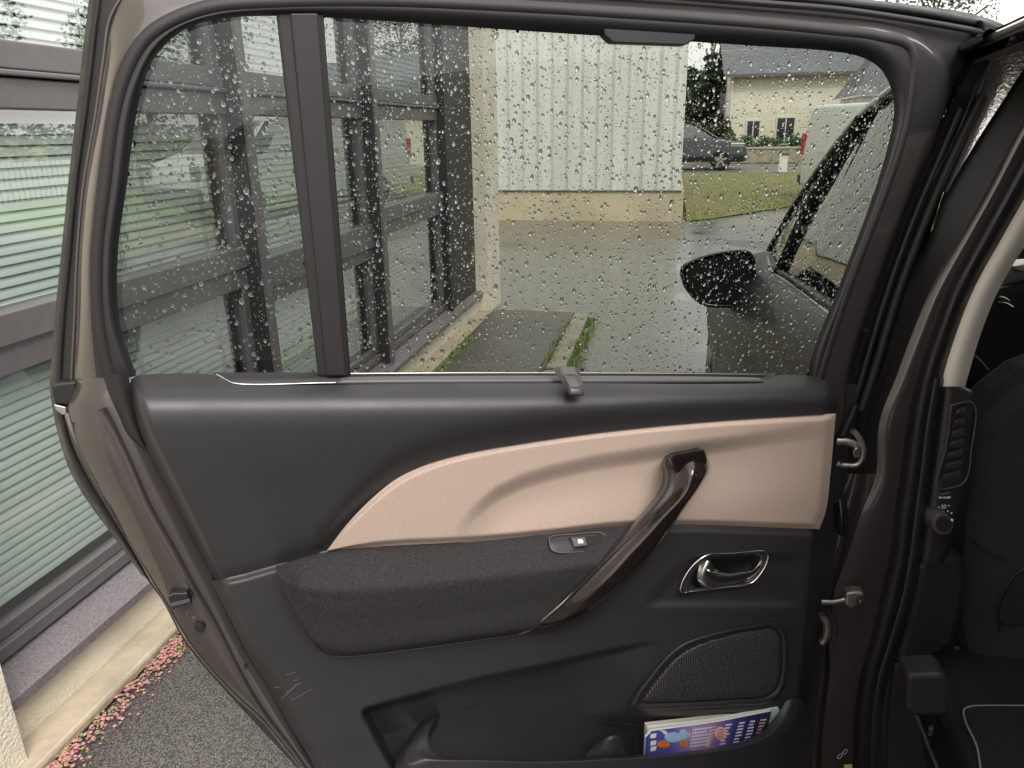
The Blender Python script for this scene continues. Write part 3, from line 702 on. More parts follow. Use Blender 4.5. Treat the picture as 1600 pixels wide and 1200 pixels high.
# ---- exterior front half
def car_front():
    st = [  # y : list of (x, z) from sill up over shoulder to centre line of hood / belt
        (1.37, [(.34, .20), (.27, .30), (.225, .50), (.22, .74), (.235, .92), (.27, 1.04), (.315, 1.10), (.36, 1.105)]),
        (2.00, [(.34, .20), (.26, .30), (.215, .50), (.21, .72), (.225, .90), (.26, 1.00), (.315, 1.05), (.36, 1.055)]),
        (2.60, [(.34, .20), (.255, .30), (.21, .50), (.208, .70), (.222, .86), (.26, .94), (.325, .985), (.38, .99)]),
        (3.10, [(.34, .20), (.25, .30), (.212, .50), (.21, .66), (.23, .80), (.28, .88), (.36, .935), (.46, .96)]),
        (3.70, [(.34, .30), (.26, .50), (.222, .62), (.222, .68), (.245, .77), (.31, .84), (.42, .88), (.60, .92)]),
        (4.15, [(.36, .22), (.27, .32), (.245, .50), (.25, .62), (.28, .70), (.36, .76), (.50, .80), (.70, .84)]),
        (4.42, [(.48, .22), (.40, .32), (.37, .50), (.38, .58), (.42, .65), (.50, .69), (.62, .72), (.80, .745)]),
        (4.58, [(.85, .24), (.80, .34), (.78, .46), (.78, .52), (.80, .57), (.84, .60), (.90, .62), (1.0, .63)]),
    ]
    P = np.array([[(x, y, z) for x, z in p] for y, p in st])     # (stations, 8, 3)
    R = cr(P.reshape(len(st), -1), 6).reshape(-1, 8, 3)
    Q = np.array([cr(r, 4) for r in R])
    gridmesh('body', Q, DIMPAINT, car)
    mir = Q.copy(); mir[:, :, 0] = 2.26-mir[:, :, 0]
    gridmesh('far_side_panel', mir, PAINT, car)
    # bonnet between both shoulders
    e = Q[:, -1][18-0:]; e2 = mir[:, -1][18:]
    G = np.array([[a*(1-t)+b*t+np.array([0, 0, 0.05*4*t*(1-t)]) for t in np.linspace(0, 1, 9)] for a, b in zip(e, e2)])
    gridmesh('bonnet', G, DIMPAINT, car)
    a, b = Q[-1], mir[-1]
    G = np.array([[p*(1-t)+q*t for t in np.linspace(0, 1, 5)] for p, q in zip(a, b)])
    gridmesh('front_bumper', G, PLAST, car)
car_front()
# greenhouse: roof, rails, pillars, screens
rail = [(.49, -1.9, 1.36), (.47, -1.2, 1.52), (.455, -.3, 1.585), (.465, .6, 1.60), (.475, 1.36, 1.575), (.485, 1.9, 1.525), (.495, 2.35, 1.44), (.49, 2.75, 1.30), (.46, 3.05, 1.13), (.42, 3.2, .97)]
RC = cr(rail, 6)
tube('roof_rail', rail, 0.008, MATS.get('rail_sky_sheen') or mat('rail_sky_sheen', (.45, .43, .42), .25, .8), car, n=6, seg=8, up=(1, 0, 0))  # pale metal instead of brown paint stands in for sky reflected on the wet edge
tube('roof_rail', [(2.26-a, b, c) for a, b, c in rail], 0.008, PAINT, car, n=6, seg=8, up=(1, 0, 0))
i1 = 6*6   # rail sample where the windscreen starts
G = []
for i in range(0, i1+1):
    a = RC[i]; G.append([(a[0]+(2.26-2*a[0])*t, a[1], a[2]+0.035*(4*t*(1-t))**0.45+0.012) for t in np.linspace(0, 1, 17)])
gridmesh('roof', G, PAINT, car)
gridmesh('headliner', [[(p[0], p[1], p[2]-0.035) for p in r] for r in G], mat('headliner_grey', (0.3, 0.28, 0.26), 0.9), car)
G = []
for i in range(i1, len(RC)):
    a = RC[i]; G.append([(a[0]+(2.26-2*a[0])*t, a[1]+0.18*4*t*(1-t), a[2]+0.02*4*t*(1-t)) for t in np.linspace(0, 1, 13)])
WSG = glass_mat('windscreen_glass', (0.6, 0.66, 0.63), 0.06, 0.0, 3.0, 0.8)
gridmesh('windscreen', G, WSG, car)
# front door window + quarter light on the near side
FDG = glass_mat('front_side_glass', (0.07, 0.085, 0.08), 0.05, 0.0, 3.0, 0.8)
def side_pt(s, t):
    """s along the car 1.40..3.2, t 0 belt .. 1 rail"""
    bx, bz = interp(s, [(1.37, .345), (2.0, .345), (2.6, .365), (3.1, .41), (3.25, .43)]), interp(s, [(1.37, 1.10), (2.0, 1.05), (2.6, .985), (3.1, .95), (3.25, .94)])
    ix = min(len(RC)-1, max(0, int(np.argmin(abs(RC[:, 1]-s))))); rx_, rz = RC[ix][0], RC[ix][2]
    return np.array([bx*(1-t)+rx_*t-0.012*sin(pi*t), s, bz*(1-t)+rz*t])
S_ = np.linspace(1.42, 3.16, 40)
gridmesh('front_window', [[side_pt(s, t) for t in np.linspace(0, 1, 8)] for s in S_], FDG, car)
tube('window_pillar', [side_pt(2.52, 0), side_pt(2.40, .5)+np.array([-.004, 0, 0]), side_pt(2.22, .98)], 0.022, RUBBER, car, seg=6, up=(1, 0, 0))
tube('belt_moulding', [side_pt(s, 0)+np.array([-.012, 0, -.002]) for s in (1.40, 1.8, 2.2, 2.6, 2.9, 3.15)], 0.009, SATIN, car, seg=6, up=(1, 0, 0))
tube('belt_seal', [side_pt(s, 0)+np.array([-.004, 0, .012]) for s in (1.40, 1.8, 2.2, 2.6, 2.9, 3.15)], 0.009, RUBBER, car, seg=6, up=(1, 0, 0))
tube('door_gap', [(.255, 2.77, .30), (.210, 2.77, .52), (.209, 2.77, .68), (.226, 2.77, .82), (.265, 2.77, .92), (.34, 2.80, .965)], 0.0025, DARK, car, seg=5, up=(1, 0, 0))
tube('front_pillar', [(a-.012, b, c) for a, b, c in rail[4:]], 0.010, GBLACK, car, n=6, seg=8, up=(1, 0, 0))
# front wheel + arch
V, Fc = lathe([(0.0, 0.02), (0.395, 0.02), (0.395, 0.25)], .245, 3.86, .30, 1, 40)
link('wheel_arch', V, Fc, DARK, car)
wheel(car, .250, 3.86, .33, .21, 1, ZR, SATIN)

# rear quarter (behind the camera), closes the cabin
G = []
for y, pts in [(.12, [(.34, .25), (.26, .40), (.23, .62), (.235, .85), (.27, 1.05), (.33, 1.14), (.40, 1.35), (.455, 1.585)]),
               (-.5, [(.34, .25), (.25, .40), (.22, .62), (.225, .86), (.26, 1.06), (.32, 1.16), (.40, 1.36), (.455, 1.56)]),
               (-1.2, [(.36, .25), (.27, .40), (.235, .62), (.24, .88), (.28, 1.06), (.34, 1.16), (.41, 1.34), (.47, 1.50)]),
               (-1.75, [(.5, .28), (.42, .42), (.38, .62), (.38, .88), (.42, 1.04), (.46, 1.12), (.50, 1.24), (.52, 1.34)])]:
    G.append([(x, y, z) for x, z in pts])
Q = np.array([cr(r, 4) for r in cr(np.array(G, float).reshape(4, -1), 5).reshape(-1, 8, 3)])
gridmesh('rear_quarter', Q, PAINT, car)
mir = Q.copy(); mir[:, :, 0] = 2.26-mir[:, :, 0]; gridmesh('far_rear_quarter', mir, PAINT, car)
gridmesh('tailgate', np.array([[p*(1-t)+q*t+np.array([0, -.15*4*t*(1-t), 0]) for t in np.linspace(0, 1, 7)] for p, q in zip(Q[-1], mir[-1])]), PAINT, car)
wheel(car, .215, -.62, .33, .21, 1, ZR, SATIN)
# floor, sills, far wall of the cabin
box('cabin_floor', (.60, 1.92, -1.6, 3.1, .26, .33), CARPET, car)
box('sill', (.27, .40, .10, 1.08, .20, .36), PAINT, car, bevel=0.02)
box('far_door_lining', (1.86, 1.92, -1.6, 3.0, .33, 1.06), PLAST, car)
box('far_window', (1.87, 1.875, -1.2, 2.2, 1.08, 1.50), FDG, car)
box('bulkhead', (.5, 1.9, 2.95, 3.05, .3, .95), DARK, car)

# ================================================================ THE OPEN REAR DOOR
rd_spokes = [   # R0 outer .. R5 glass edge
 [(78, 600), (97, 600), (112, 596), (150, 590), (197, 592), (213, 587)],
 [(85, 500), (103, 500), (117, 500), (142, 500), (167, 500), (187, 500)],
 [(95, 400), (112, 400), (121, 400), (141, 400), (163, 400), (184, 400)],
 [(106, 290), (122, 290), (131, 290), (151, 290), (177, 290), (198, 290)],
 [(119, 175), (138, 175), (151, 172), (169, 168), (193, 168), (216, 165)],
 [(127, 100), (148, 92), (162, 95), (187, 100), (216, 105), (236, 100)],
 [(134, 40), (156, 25), (172, 30), (215, 56), (240, 66), (262, 66)],
 [(150, -30), (172, -40), (200, -20), (250, 31), (280, 38), (297, 42)],
 [(250, -75), (262, -60), (300, -30), (312, 6), (343, 18), (350, 29)],
 [(430, -75), (430, -55), (430, -30), (430, -2), (430, 10), (430, 25)],
 [(600, -60), (600, -40), (600, -20), (600, 0), (600, 6), (600, 33)],
 [(800, -45), (800, -25), (800, -9), (800, 9), (800, 14), (800, 47)],
 [(1000, -32), (1000, -12), (1000, 2), (1000, 22), (1000, 26), (1000, 60)],
 [(1200, -16), (1200, 5), (1200, 17), (1200, 37), (1200, 41), (1200, 73)],
 [(1310, -6), (1308, 14), (1305, 27), (1300, 47), (1300, 51), (1297, 80)],
 [(1430, 8), (1415, 26), (1390, 37), (1375, 55), (1365, 60), (1342, 88)],
 [(1520, 22), (1490, 40), (1448, 60), (1436, 68), (1405, 82), (1374, 106)],
 [(1578, 48), (1545, 72), (1478, 95), (1468, 100), (1422, 122), (1392, 138)],
 [(1548, 112), (1525, 130), (1487, 142), (1476, 148), (1424, 165), (1397, 175)],
 [(1502, 225), (1487, 225), (1462, 225), (1450, 225), (1408, 232), (1388, 225)],
 [(1474, 300), (1448, 300), (1428, 300), (1420, 300), (1384, 300), (1366, 300)],
 [(1428, 450), (1398, 450), (1374, 450), (1365, 450), (1327, 450), (1310, 450)],
 [(1382, 592), (1352, 592), (1330, 592), (1322, 592), (1282, 592), (1262, 590)],
 [(1352, 680), (1340, 680), (1326, 680), (1318, 680), (1290, 680), (1280, 680)],
]
RW = [-0.085, -0.068, -0.062, -0.022, -0.02, -0.034]
# door shell = painted frame + flange + outer skin
def ringband(name, j0, j1, m, ws=None, bulge=None, s0=0, s1=None, mats=None, rule=None, nx=5):
    S = [row[j0:j1+1] for row in rd_spokes[s0:s1]]
    return spokes(name, S, (ws or RW)[j0:j1+1], m, door if name != 'rear_door' else car, n=7, nx=nx, bulge=bulge, matrule=rule, mats=mats)
# lower flange
fl = [
 [(77, 598), (97, 600), (112, 596), (150, 590), (197, 592)],
 [(78, 610), (97, 612), (108, 614), (150, 606), (206, 614)],
 [(80, 625), (97, 628), (107, 632), (150, 628), (213, 640)],
 [(86, 660), (104, 664), (114, 668), (166, 665), (219, 670)],
 [(97, 702), (118, 706), (129, 708), (187, 706), (232, 702)],
 [(112, 742), (138, 746), (149, 748), (206, 745), (250, 742)],
 [(140, 786), (168, 796), (178, 798), (231, 795), (274, 788)],
 [(186, 850), (206, 858), (213, 862), (268, 856), (303, 850)],
 [(222, 899), (233, 904), (240, 906), (293, 902), (334, 908)],
 [(252, 936), (257, 940), (262, 942), (321, 950), (354, 955)],
 [(289, 1004), (293, 1004), (298, 1003), (352, 1015), (388, 1022)],
 [(350, 1077), (353, 1075), (357, 1072), (392, 1085), (424, 1080)],
 [(408, 1133), (411, 1131), (415, 1127), (430, 1140), (452, 1132)],
 [(463, 1199), (466, 1197), (470, 1194), (476, 1200), (490, 1196)],
 [(540, 1290), (542, 1288), (545, 1286), (552, 1290), (566, 1286)],
]
S = [[(p[0], p[1]) for p in r[2:]] for r in fl]
for k_, ws_ in enumerate([(-.062, -.022, -.020), (-.056, -.020, -.018), (-.046, -.017, -.015), (-.036, -.014, -.013)]):
    S[k_] = [(p[0], p[1], w_) for p, w_ in zip(S[k_], ws_)]
door = spokes('rear_door', S, [-0.03, -0.012, -0.012], PAINT, car, n=7, nx=6, bulge=[0.006, 0.004])
DE_ = [r[1:3] for r in fl]
spokes('door_edge', [[(r[0][0], r[0][1], -.068), (r[1][0], r[1][1], [-.062, -.056, -.047, -.038][k] if k < 4 else -.032)] for k, r in enumerate(DE_)], [0, 0], PAINT, door, n=7, nx=4, bulge=[0.0])
spokes('edge_seal', [r[0:2] for r in fl[1:9]], [-0.075, -0.055], RUBBER, door, n=7, nx=5, bulge=[0.012])
# crease: groove strip drawn as a shallow dark-free channel
ptube('flange_ridge', [(158, 640), (175, 667), (200, 717), (230, 787), (268, 855), (300, 915), (341, 985), (376, 1055), (408, 1110), (463, 1180), (500, 1240)], 0.0045, PAINT, door, w=-0.010, seg=8)
ptube('lip', [(113, 660), (118, 680), (146, 745), (180, 797), (212, 860), (238, 905), (262, 945), (297, 1003), (356, 1073), (414, 1128), (469, 1196)], 0.0022, PAINT, door, w=-0.036, seg=7)
ptube('frame_lip', [r[2] for r in rd_spokes[0:8]], 0.0022, PAINT, door, w=-0.058, seg=7)
# frame bands
ringband('frame_seal', 0, 1, RUBBER, bulge=[0.010], s1=23)
ringband('window_frame', 1, 5, None, bulge=[0.0, 0.006, 0.0, 0.006], s1=24, mats=[PAINT, SEAL, FRAMEP],
         rule=lambda s, j: {0: 1, 1: 0 if s < 16.5 else 1, 2: 1 if s < 18.6 else 0, 3: 2}[j])
prism('seal_end_cap', [(79, 602), (97, 598), (119, 596), (121, 610), (113, 628), (106, 634), (84, 630)], -0.075, -0.046, RUBBER, door, bevel=0.003)
prism('seal_end_clip', [(83, 631), (104, 636), (106, 645), (98, 650), (86, 641)], -0.07, -0.048, SATIN, door, bevel=0.002)
# soft black seal swelling between paint and inner frame (left side and top)
ptube('inner_seal', [(226, 694), (212, 655), (196, 625)]+[((a[3][0]*.45+a[4][0]*.55), (a[3][1]*.45+a[4][1]*.55)) for a in rd_spokes[0:17]]+[(a[4][0]*.75+a[5][0]*.25, a[4][1]*.75+a[5][1]*.25) for a in rd_spokes[18:23]], 0.0095, SEAL, door, w=-0.026, seg=10)
spokes('seal_foot', [[(160, 585), (200, 585)], [(172, 620), (208, 620)], [(186, 650), (215, 650)], [(200, 680), (222, 675)], [(222, 699), (228, 696)]], [-0.008, -0.008], SEAL, door, n=6, nx=5, bulge=[0.012])
# outer ridges along the top edge
ptube('drip_rail', [(300, -52), (600, -38), (800, -24), (1000, -10), (1200, 6), (1310, 15), (1430, 32), (1545, 52)], 0.005, RUBBER, door, w=-0.052, seg=8)
ptube('drip_rail', [(300, -66), (600, -50), (800, -35), (1000, -22), (1200, -6), (1310, 4), (1430, 18), (1560, 42)], 0.006, RUBBER, door, w=-0.062, seg=8)
prism('corner_cap', [(1535, 30), (1578, 44), (1580, 60), (1565, 90), (1545, 80), (1540, 55)], -0.085, -0.045, RUBBER, door, bevel=0.004)
ptube('hinge_side_seal', [(1535, 150), (1490, 240), (1455, 320), (1405, 450), (1362, 590), (1345, 640)], 0.008, SEAL, door, w=-0.05, seg=8)
ptube('hinge_side_seal', [(1500, 170), (1466, 250), (1436, 320), (1388, 450), (1346, 590), (1332, 640)], 0.0045, SEAL, door, w=-0.042, seg=8)
# outer skin of the door (far side)
out = [r[1:] for r in rd_spokes]
spokes('outer_frame', [[r[0], r[5]] for r in rd_spokes[:23]], [-0.088, -0.075], GBLACK, door, n=7, nx=3)
lo = [(77, 600), (86, 660), (112, 742), (186, 850), (252, 936), (289, 1004), (350, 1077), (463, 1199), (540, 1290)]
ro = [(1340, 600), (1330, 680), (1320, 760), (1305, 860), (1298, 940), (1290, 1010), (1280, 1077), (1262, 1199), (1250, 1290)]
spokes('outer_panel', [[a, ((a[0]+b[0])/2, (a[1]+b[1])/2, -0.155), b] for a, b in zip(lo, ro)], [-0.088, -0.155, -0.10], PAINT, door, n=4, nx=6)
spokes('inner_panel', [[(a[0]+30, a[1]), b] for a, b in zip(lo, ro)], [-0.05, -0.03], PLAST, door, n=4, nx=3)

# divider bar and glass
prism('divider_bar', [(431, 18), (503, 20), (546, 590), (497, 590)], -0.062, -0.026, SEAL, door, bevel=0.004)
prism('divider_face', [(453, 20), (497, 20), (541, 588), (510, 588)], -0.0265, -0.0215, SEAL, door, bevel=0.003)
ptube('glass_run', [(503, 24), (524, 300), (546, 588)], 0.0022, RUBBER, door, w=-0.03, seg=6)
prism('frame_notch', [(942, 40), (946, 56), (958, 67), (1070, 71), (1086, 62), (1088, 45)], -0.045, -0.024, FRAMEP, door, bevel=0.002)
WG_ = -0.048
gl = [r[5] for r in rd_spokes[:23]]; gl = [tuple(p) for p in cr(gl, 5)]
gl = [(x+(-4 if x < 700 else 4), y-3) for x, y in gl]
P = [DP(x, y, WG_) for x, y in gl]+[DP(1262, 640, WG_), DP(800, 640, WG_), DP(230, 640, WG_)]
link('window_pane', P, [tuple(range(len(P)))], PANE, door, smooth=False)

# raindrops on the outside of the pane
def drops(name, parent, planepos, nrm_out, sampler, n, label, seed=5, rmin=0.0006, rmax=0.0030):
    rd = random.Random(seed); V = []; Fc = []
    nrm = Vector(nrm_out).normalized(); a1 = nrm.cross(Vector((0, 0, 1))).normalized(); a2 = a1.cross(nrm).normalized()
    if a2.z < 0: a2 = -a2; a1 = -a1
    placed = {}
    tries = 0; cnt = 0
    while cnt < n and tries < n*12:
        tries += 1
        q = sampler(rd)
        if q is None: continue
        p = planepos(*q); k = rd.random()
        r = rmin+(rmax-rmin)*(k**4.0) + rd.uniform(0, 0.0004)
        if rd.random() < .006: r = rd.uniform(.0028, .0042)
        u, v = p.dot(a1), p.dot(a2); key = (int(u/0.008), int(v/0.008)); ok = True
        for di in (-1, 0, 1):
            for dj in (-1, 0, 1):
                for (uu, vv, rr) in placed.get((key[0]+di, key[1]+dj), ()):
                    if (uu-u)**2+(vv-v)**2 < (rr+r*1.15)**2: ok = False
        if not ok: continue
        placed.setdefault(key, []).append((u, v, r)); cnt += 1
        ns = 12 if r > 0.0012 else 8; el = 1+rd.uniform(0, 0.45)*(1 if r > .0012 else .5); sh = rd.uniform(-0.25, 0.25); hgt = rd.uniform(0.30, 0.46)
        wob = [1+rd.uniform(-.1, .1) for _ in range(ns)]
        b = len(V); rings = [(1.0, 0.0), (0.93, 0.32), (0.72, 0.68), (0.38, 0.93)]
        for (rr, hh) in rings:
            for s in range(ns):
                an = 2*pi*s/ns; cx_ = r*rr*cos(an)*wob[s]; cy_ = r*rr*sin(an)*el*wob[s]-(hh*0.22*r)
                V.append(p+a1*(cx_+sh*cy_)+a2*cy_+nrm*(hh*hgt*r))
        V.append(p+nrm*(hgt*r)-a2*(0.22*r)); V.append(Vector(p))
        for i in range(3):
            for s in range(ns):
                s2 = (s+1) % ns; Fc.append((b+i*ns+s, b+i*ns+s2, b+(i+1)*ns+s2, b+(i+1)*ns+s))
        t = b+4*ns
        for s in range(ns):
            s2 = (s+1) % ns; Fc.append((b+3*ns+s, b+3*ns+s2, t)); Fc.append((b+s2, b+s, t+1))
    me = bpy.data.meshes.new(name); me.from_pydata(V, [], Fc); me.materials.append(WATER)
    bm = bmesh.new(); bm.from_mesh(me); bmesh.ops.recalc_face_normals(bm, faces=bm.faces); bm.to_mesh(me); bm.free()
    for p_ in me.polygons: p_.use_smooth = len(p_.vertices) == 4 or True
    o = bpy.data.objects.new(name, me); COL.objects.link(o); setpar(o, parent); o['kind'] = 'stuff'; o['label'] = label
    # flat back stays flat
    for p_ in me.polygons:
        if (b if False else 0): pass
    return o
GLP = np.array(gl)
def in_glass(x, y):
    if y > 586: return False
    c = False; j = len(GLP)-1
    for i in range(len(GLP)):
        xi, yi = GLP[i]; xj, yj = GLP[j]
        if (yi > y) != (yj > y) and x < (xj-xi)*(y-yi)/(yj-yi)+xi: c = not c
        j = i
    return c
def samp(rd):
    x = rd.uniform(183, 1400); y = rd.uniform(24, 584)
    # thinner towards the lower left, thicker at the right
    d = 0.35+0.65*sstep(150, 560, x+0.0*y) if y > 330 else 0.8+0.2*sstep(300, 900, x)
    d *= 1.0 if x > 560 else 0.8
    d *= 0.45+0.9*(noise.noise(Vector((x*0.012, y*0.012, 2.2)))*0.5+0.5)+0.25*noise.noise(Vector((x*0.05, y*0.03, 7)))
    if rd.random() > d: return None
    if not in_glass(x, y): return None
    if y > 540 and x < 700 and rd.random() < .5: return None
    return (x, y)
drops('raindrops', door, lambda x, y: Vector(DP(x, y, WG_-0.0006)), -DN, samp, 11000, 'raindrops covering the outside of the window pane')

# ---- sill, sun blind bar, hook
spokes('belt_seal', [[(330, 582), (352, 596)], [(372, 582), (372, 599)], [(900, 582), (900, 599)], [(1180, 582), (1193, 599)], [(1212, 583), (1206, 592)]], [-0.036, -0.018], RUBBER, door, n=6, nx=3, bulge=[0.002])
ptube('belt_seal_lip', [(338, 585), (366, 599), (526, 598)], 0.0014, SATIN, door, w=-0.016, seg=6)
spokes('blind_bar', [[(524, 597), (527, 599)], [(535, 590), (536, 600)], [(860, 587), (860, 599)], [(1185, 590), (1190, 597)], [(1195, 594), (1196, 597)]], [-0.018, -0.004], GREYP, door, n=8, nx=5, bulge=[0.006])
ptube('blind_bar_edge', [(548, 584), (700, 583), (870, 583), (1050, 584), (1195, 586)], 0.0016, SATIN, door, w=-0.026, seg=6)
ptube('hook_pin', [(849, 576), (913, 576)], 0.0018, RUBBER, door, w=-0.006, seg=6)
spokes('blind_hook', [[(864, 575, -.004), (878, 573, 0.012), (896, 573, .012), (905, 575, -.004)], [(872, 590, .02), (880, 588, .032), (901, 587, .032), (908, 590, .02)],
                      [(884, 605, .05), (889, 603, .06), (906, 602, .06), (912, 604, .05)], [(889, 616, .058), (893, 617, .066), (908, 617, .066), (913, 615, .058)], [(891, 619, .05), (894, 619, .056), (908, 619, .056), (912, 618, .05)]],
       [0, 0, 0, 0], GREYP, door, n=6, nx=3)
ptube('hook_rim', [(881, 585, .034), (893, 604, .063), (905, 604, .063), (899, 585, .034)], 0.0012, GREYP, door, seg=6, closed=True)

# ---- trims (height fields in door space)
UT = [(200, 606), (208, 590), (220, 586), (338, 586), (366, 600), (700, 599), (1195, 598), (1206, 588), (1270, 588), (1290, 596), (1306, 612)]
seam = [(330, 908), (380, 897), (432, 882), (510, 860), (540, 822), (580, 780), (620, 748), (660, 728), (720, 710), (820, 692), (940, 675), (1100, 659), (1308, 646)]
UPC = cr([(583, -.034), (592, -.012), (604, .018), (616, .037), (630, .049), (648, .0555), (690, .057), (780, .049), (910, .036)], 12)
def w_upper(x, y, u, v):
    t = np.interp(y, UPC[:, 0], UPC[:, 1])
    e = min(u*1150, (1-u)*1150); t -= 0.055*(1-sstep(0, 26, e))**1.5*(1 if u < .5 else .55)
    # valley just above the beige cloth
    ys = interp(x, seam); d = ys-y
    if x > 500: t -= 0.016*exp(-(max(0, d)/26.0)**2)
    else: t -= 0.006*exp(-(max(0, d)/12.0)**2)
    return t
coons('door_trim', UT, seam, [(200, 606), (222, 682), (250, 742), (303, 850), (330, 908)], [(1306, 612), (1308, 625), (1308, 646)], 150, 60, w_upper, GRAIN, door)
CT = [(511, 860), (540, 822), (580, 780), (620, 748), (660, 728), (720, 710), (820, 692), (940, 675), (1100, 659), (1306, 646)]
CBm = [(511, 860), (600, 853), (720, 847), (860, 833), (975, 821), (1100, 820), (1200, 824), (1280, 827)]
SW = [(700, 850), (716, 828), (740, 800), (775, 771), (815, 752), (860, 738), (930, 722), (1035, 706), (1130, 694), (1220, 680), (1300, 668)]
def w_cloth(x, y, u, v):
    t = 0.047
    d = min(v*150*sstep(0, .5, u)+v*60, (1-v)*150*sstep(0, .5, u)+(1-v)*60, (1-u)*600)
    t -= 0.011*(1-sstep(0, 11, d))
    ys = interp(x, SW) if x > 700 else 900
    s = y-ys   # below the swoosh
    k = sstep(700, 790, x)*(1-0.75*sstep(1100, 1300, x))
    t -= 0.017*k*sstep(-14, 16, s)*(1-0.75*sstep(25, 110, s))
    return t
coons('cloth_panel', CT, CBm, [(511, 860), (511.5, 860.2)], [(1306, 646), (1298, 735), (1290, 800), (1280, 827)], 170, 60, w_cloth, CLOTH, door)
seam2 = [(330, 908), (380, 897), (432, 882), (511, 860), (600, 853), (720, 847), (860, 833), (975, 821), (1100, 820), (1200, 824), (1289, 828)]
PKU = [(560, 1120), (572, 1104), (600, 1096), (680, 1075), (760, 1055), (850, 1037), (930, 1018), (1000, 1003)]
ring_ = [(1063, 921), (1068, 905), (1085, 881), (1102, 869), (1150, 864), (1190, 861), (1200, 866), (1199, 876), (1188, 897), (1174, 911), (1130, 918), (1080, 925), (1068, 926)]
RGP = np.array(ring_, float)
def ring_dist(x, y):
    """distance inside the lever's escutcheon, negative outside"""
    c = False; j = len(RGP)-1; dm = 1e9
    for i in range(len(RGP)):
        xi, yi = RGP[i]; xj, yj = RGP[j]
        if (yi > y) != (yj > y) and x < (xj-xi)*(y-yi)/(yj-yi)+xi: c = not c
        e = np.array([xj-xi, yj-yi]); q = np.array([x-xi, y-yi]); tt = min(1, max(0, q @ e/(e @ e))); dm = min(dm, np.linalg.norm(q-e*tt)); j = i
    return dm if c else -dm
def w_lower(x, y, u, v):
    t = 0.042
    e = min(u*950, (1-u)*950); t -= 0.040*(1-sstep(0, 22, e))
    ys = interp(x, seam2); t -= 0.010*(1-sstep(0, 12, y-ys))
    # shallow dish round the lever: lip line sweeping down left of it
    ls = interp(y, [(860, 1085), (880, 1062), (905, 1035), (940, 1005), (955, 990)])
    if 862 < y < 960:
        t -= 0.008*sstep(-4, 26, x-ls)*(1-sstep(1215, 1270, x))*sstep(862, 880, y)*(1-sstep(935, 952, y))
    if 1050 < x < 1215 and 850 < y < 935: t -= 0.10*sstep(1.5, 9, ring_dist(x, y))
    # pocket recess
    if 556 < x < 1260 and y > 960:
        yu = interp(x, PKU+[(1100, 985)])
        xl = 566+max(0, y-1108)*0.55
        dl = sstep(xl-8, xl+10, x)*(1-sstep(1180, 1240, x))
        t -= (0.072*sstep(0, 10, y-yu)+0.03*sstep(10, 90, y-yu))*dl*(1-sstep(860, 1040, x))
        t -= 0.07*sstep(1108, 1150, y)*dl*sstep(800, 1050, x)
    return t
coons('lower_trim', seam2, [(520, 1270), (800, 1270), (1235, 1270)], [(330, 908), (354, 955), (388, 1022), (424, 1080), (452, 1132), (490, 1196), (520, 1270)],
      [(1289, 828), (1284, 900), (1277, 980), (1270, 1040), (1262, 1100), (1248, 1170), (1235, 1270)], 250, 150, w_lower, PLAST, door)
ptube('pocket_liner_seam', [(x_, y_, w_lower(x_, y_, .5, .5)+.0008) for x_, y_ in ((706, 1112), (730, 1107), (800, 1105), (868, 1107), (900, 1113), (935, 1124), (970, 1131), (1002, 1133))], 0.0011, DARK, door, seg=6)
# armrest
AT_ = [(432, 884), (470, 872), (515, 861), (600, 855), (720, 848), (860, 834), (985, 822)]
AB = [(432, 884), (440, 915), (462, 955), (490, 1000), (508, 1020), (530, 1024), (600, 1017), (720, 1002), (830, 987), (900, 940), (985, 850)]
def armrest():
    top = [(432, 884), (475, 871), (520, 861), (600, 855), (720, 848), (860, 834), (1000, 820)]
    cre = [(433, 900), (470, 915), (520, 920), (600, 918), (720, 906), (860, 890), (972, 872)]
    mid = [(442, 925), (485, 960), (540, 975), (620, 968), (730, 955), (850, 937), (932, 918)]
    bot = [(455, 946), (495, 1008), (535, 1024), (620, 1016), (730, 1001), (830, 987), (880, 978)]
    def mixp(a, b, t): return (a[0]*(1-t)+b[0]*t, a[1]*(1-t)+b[1]*t)
    S = [[(a[0], a[1], .040), (*mixp(a, b, .10), .049), (*mixp(a, b, .82), .089), (b[0], b[1], .0965), (*mixp(b, c, .35), .0955), (c[0], c[1], .088), (*mixp(c, d, .90), .074), (d[0], d[1], .040)] for a, b, c, d in zip(top, cre, mid, bot)]
    S.insert(1, [tuple(p*.84+q*.16 for p, q in zip(r, t)) for r, t in zip(S[0], S[1])])
    S[0] = [(x, y, .038+(w-.038)*.30) for x, y, w in S[0]]
    rings = [cr([r[j] for r in S], 12) for j in range(8)]
    G = []
    for i in range(len(rings[0])):
        G.append([DP(*p) for p in cr([r[i] for r in rings], 8)])
    gridmesh('armrest', G, DCLOTH, door)
armrest()
ptube('armrest_piping', [(432, 884, .044), (440, 921, .05), (462, 957, .046), (488, 1002, .043), (510, 1022, .043), (535, 1026, .043), (620, 1018, .043), (730, 1003, .043), (835, 988, .043)], 0.0016, PLAST, door, seg=6)
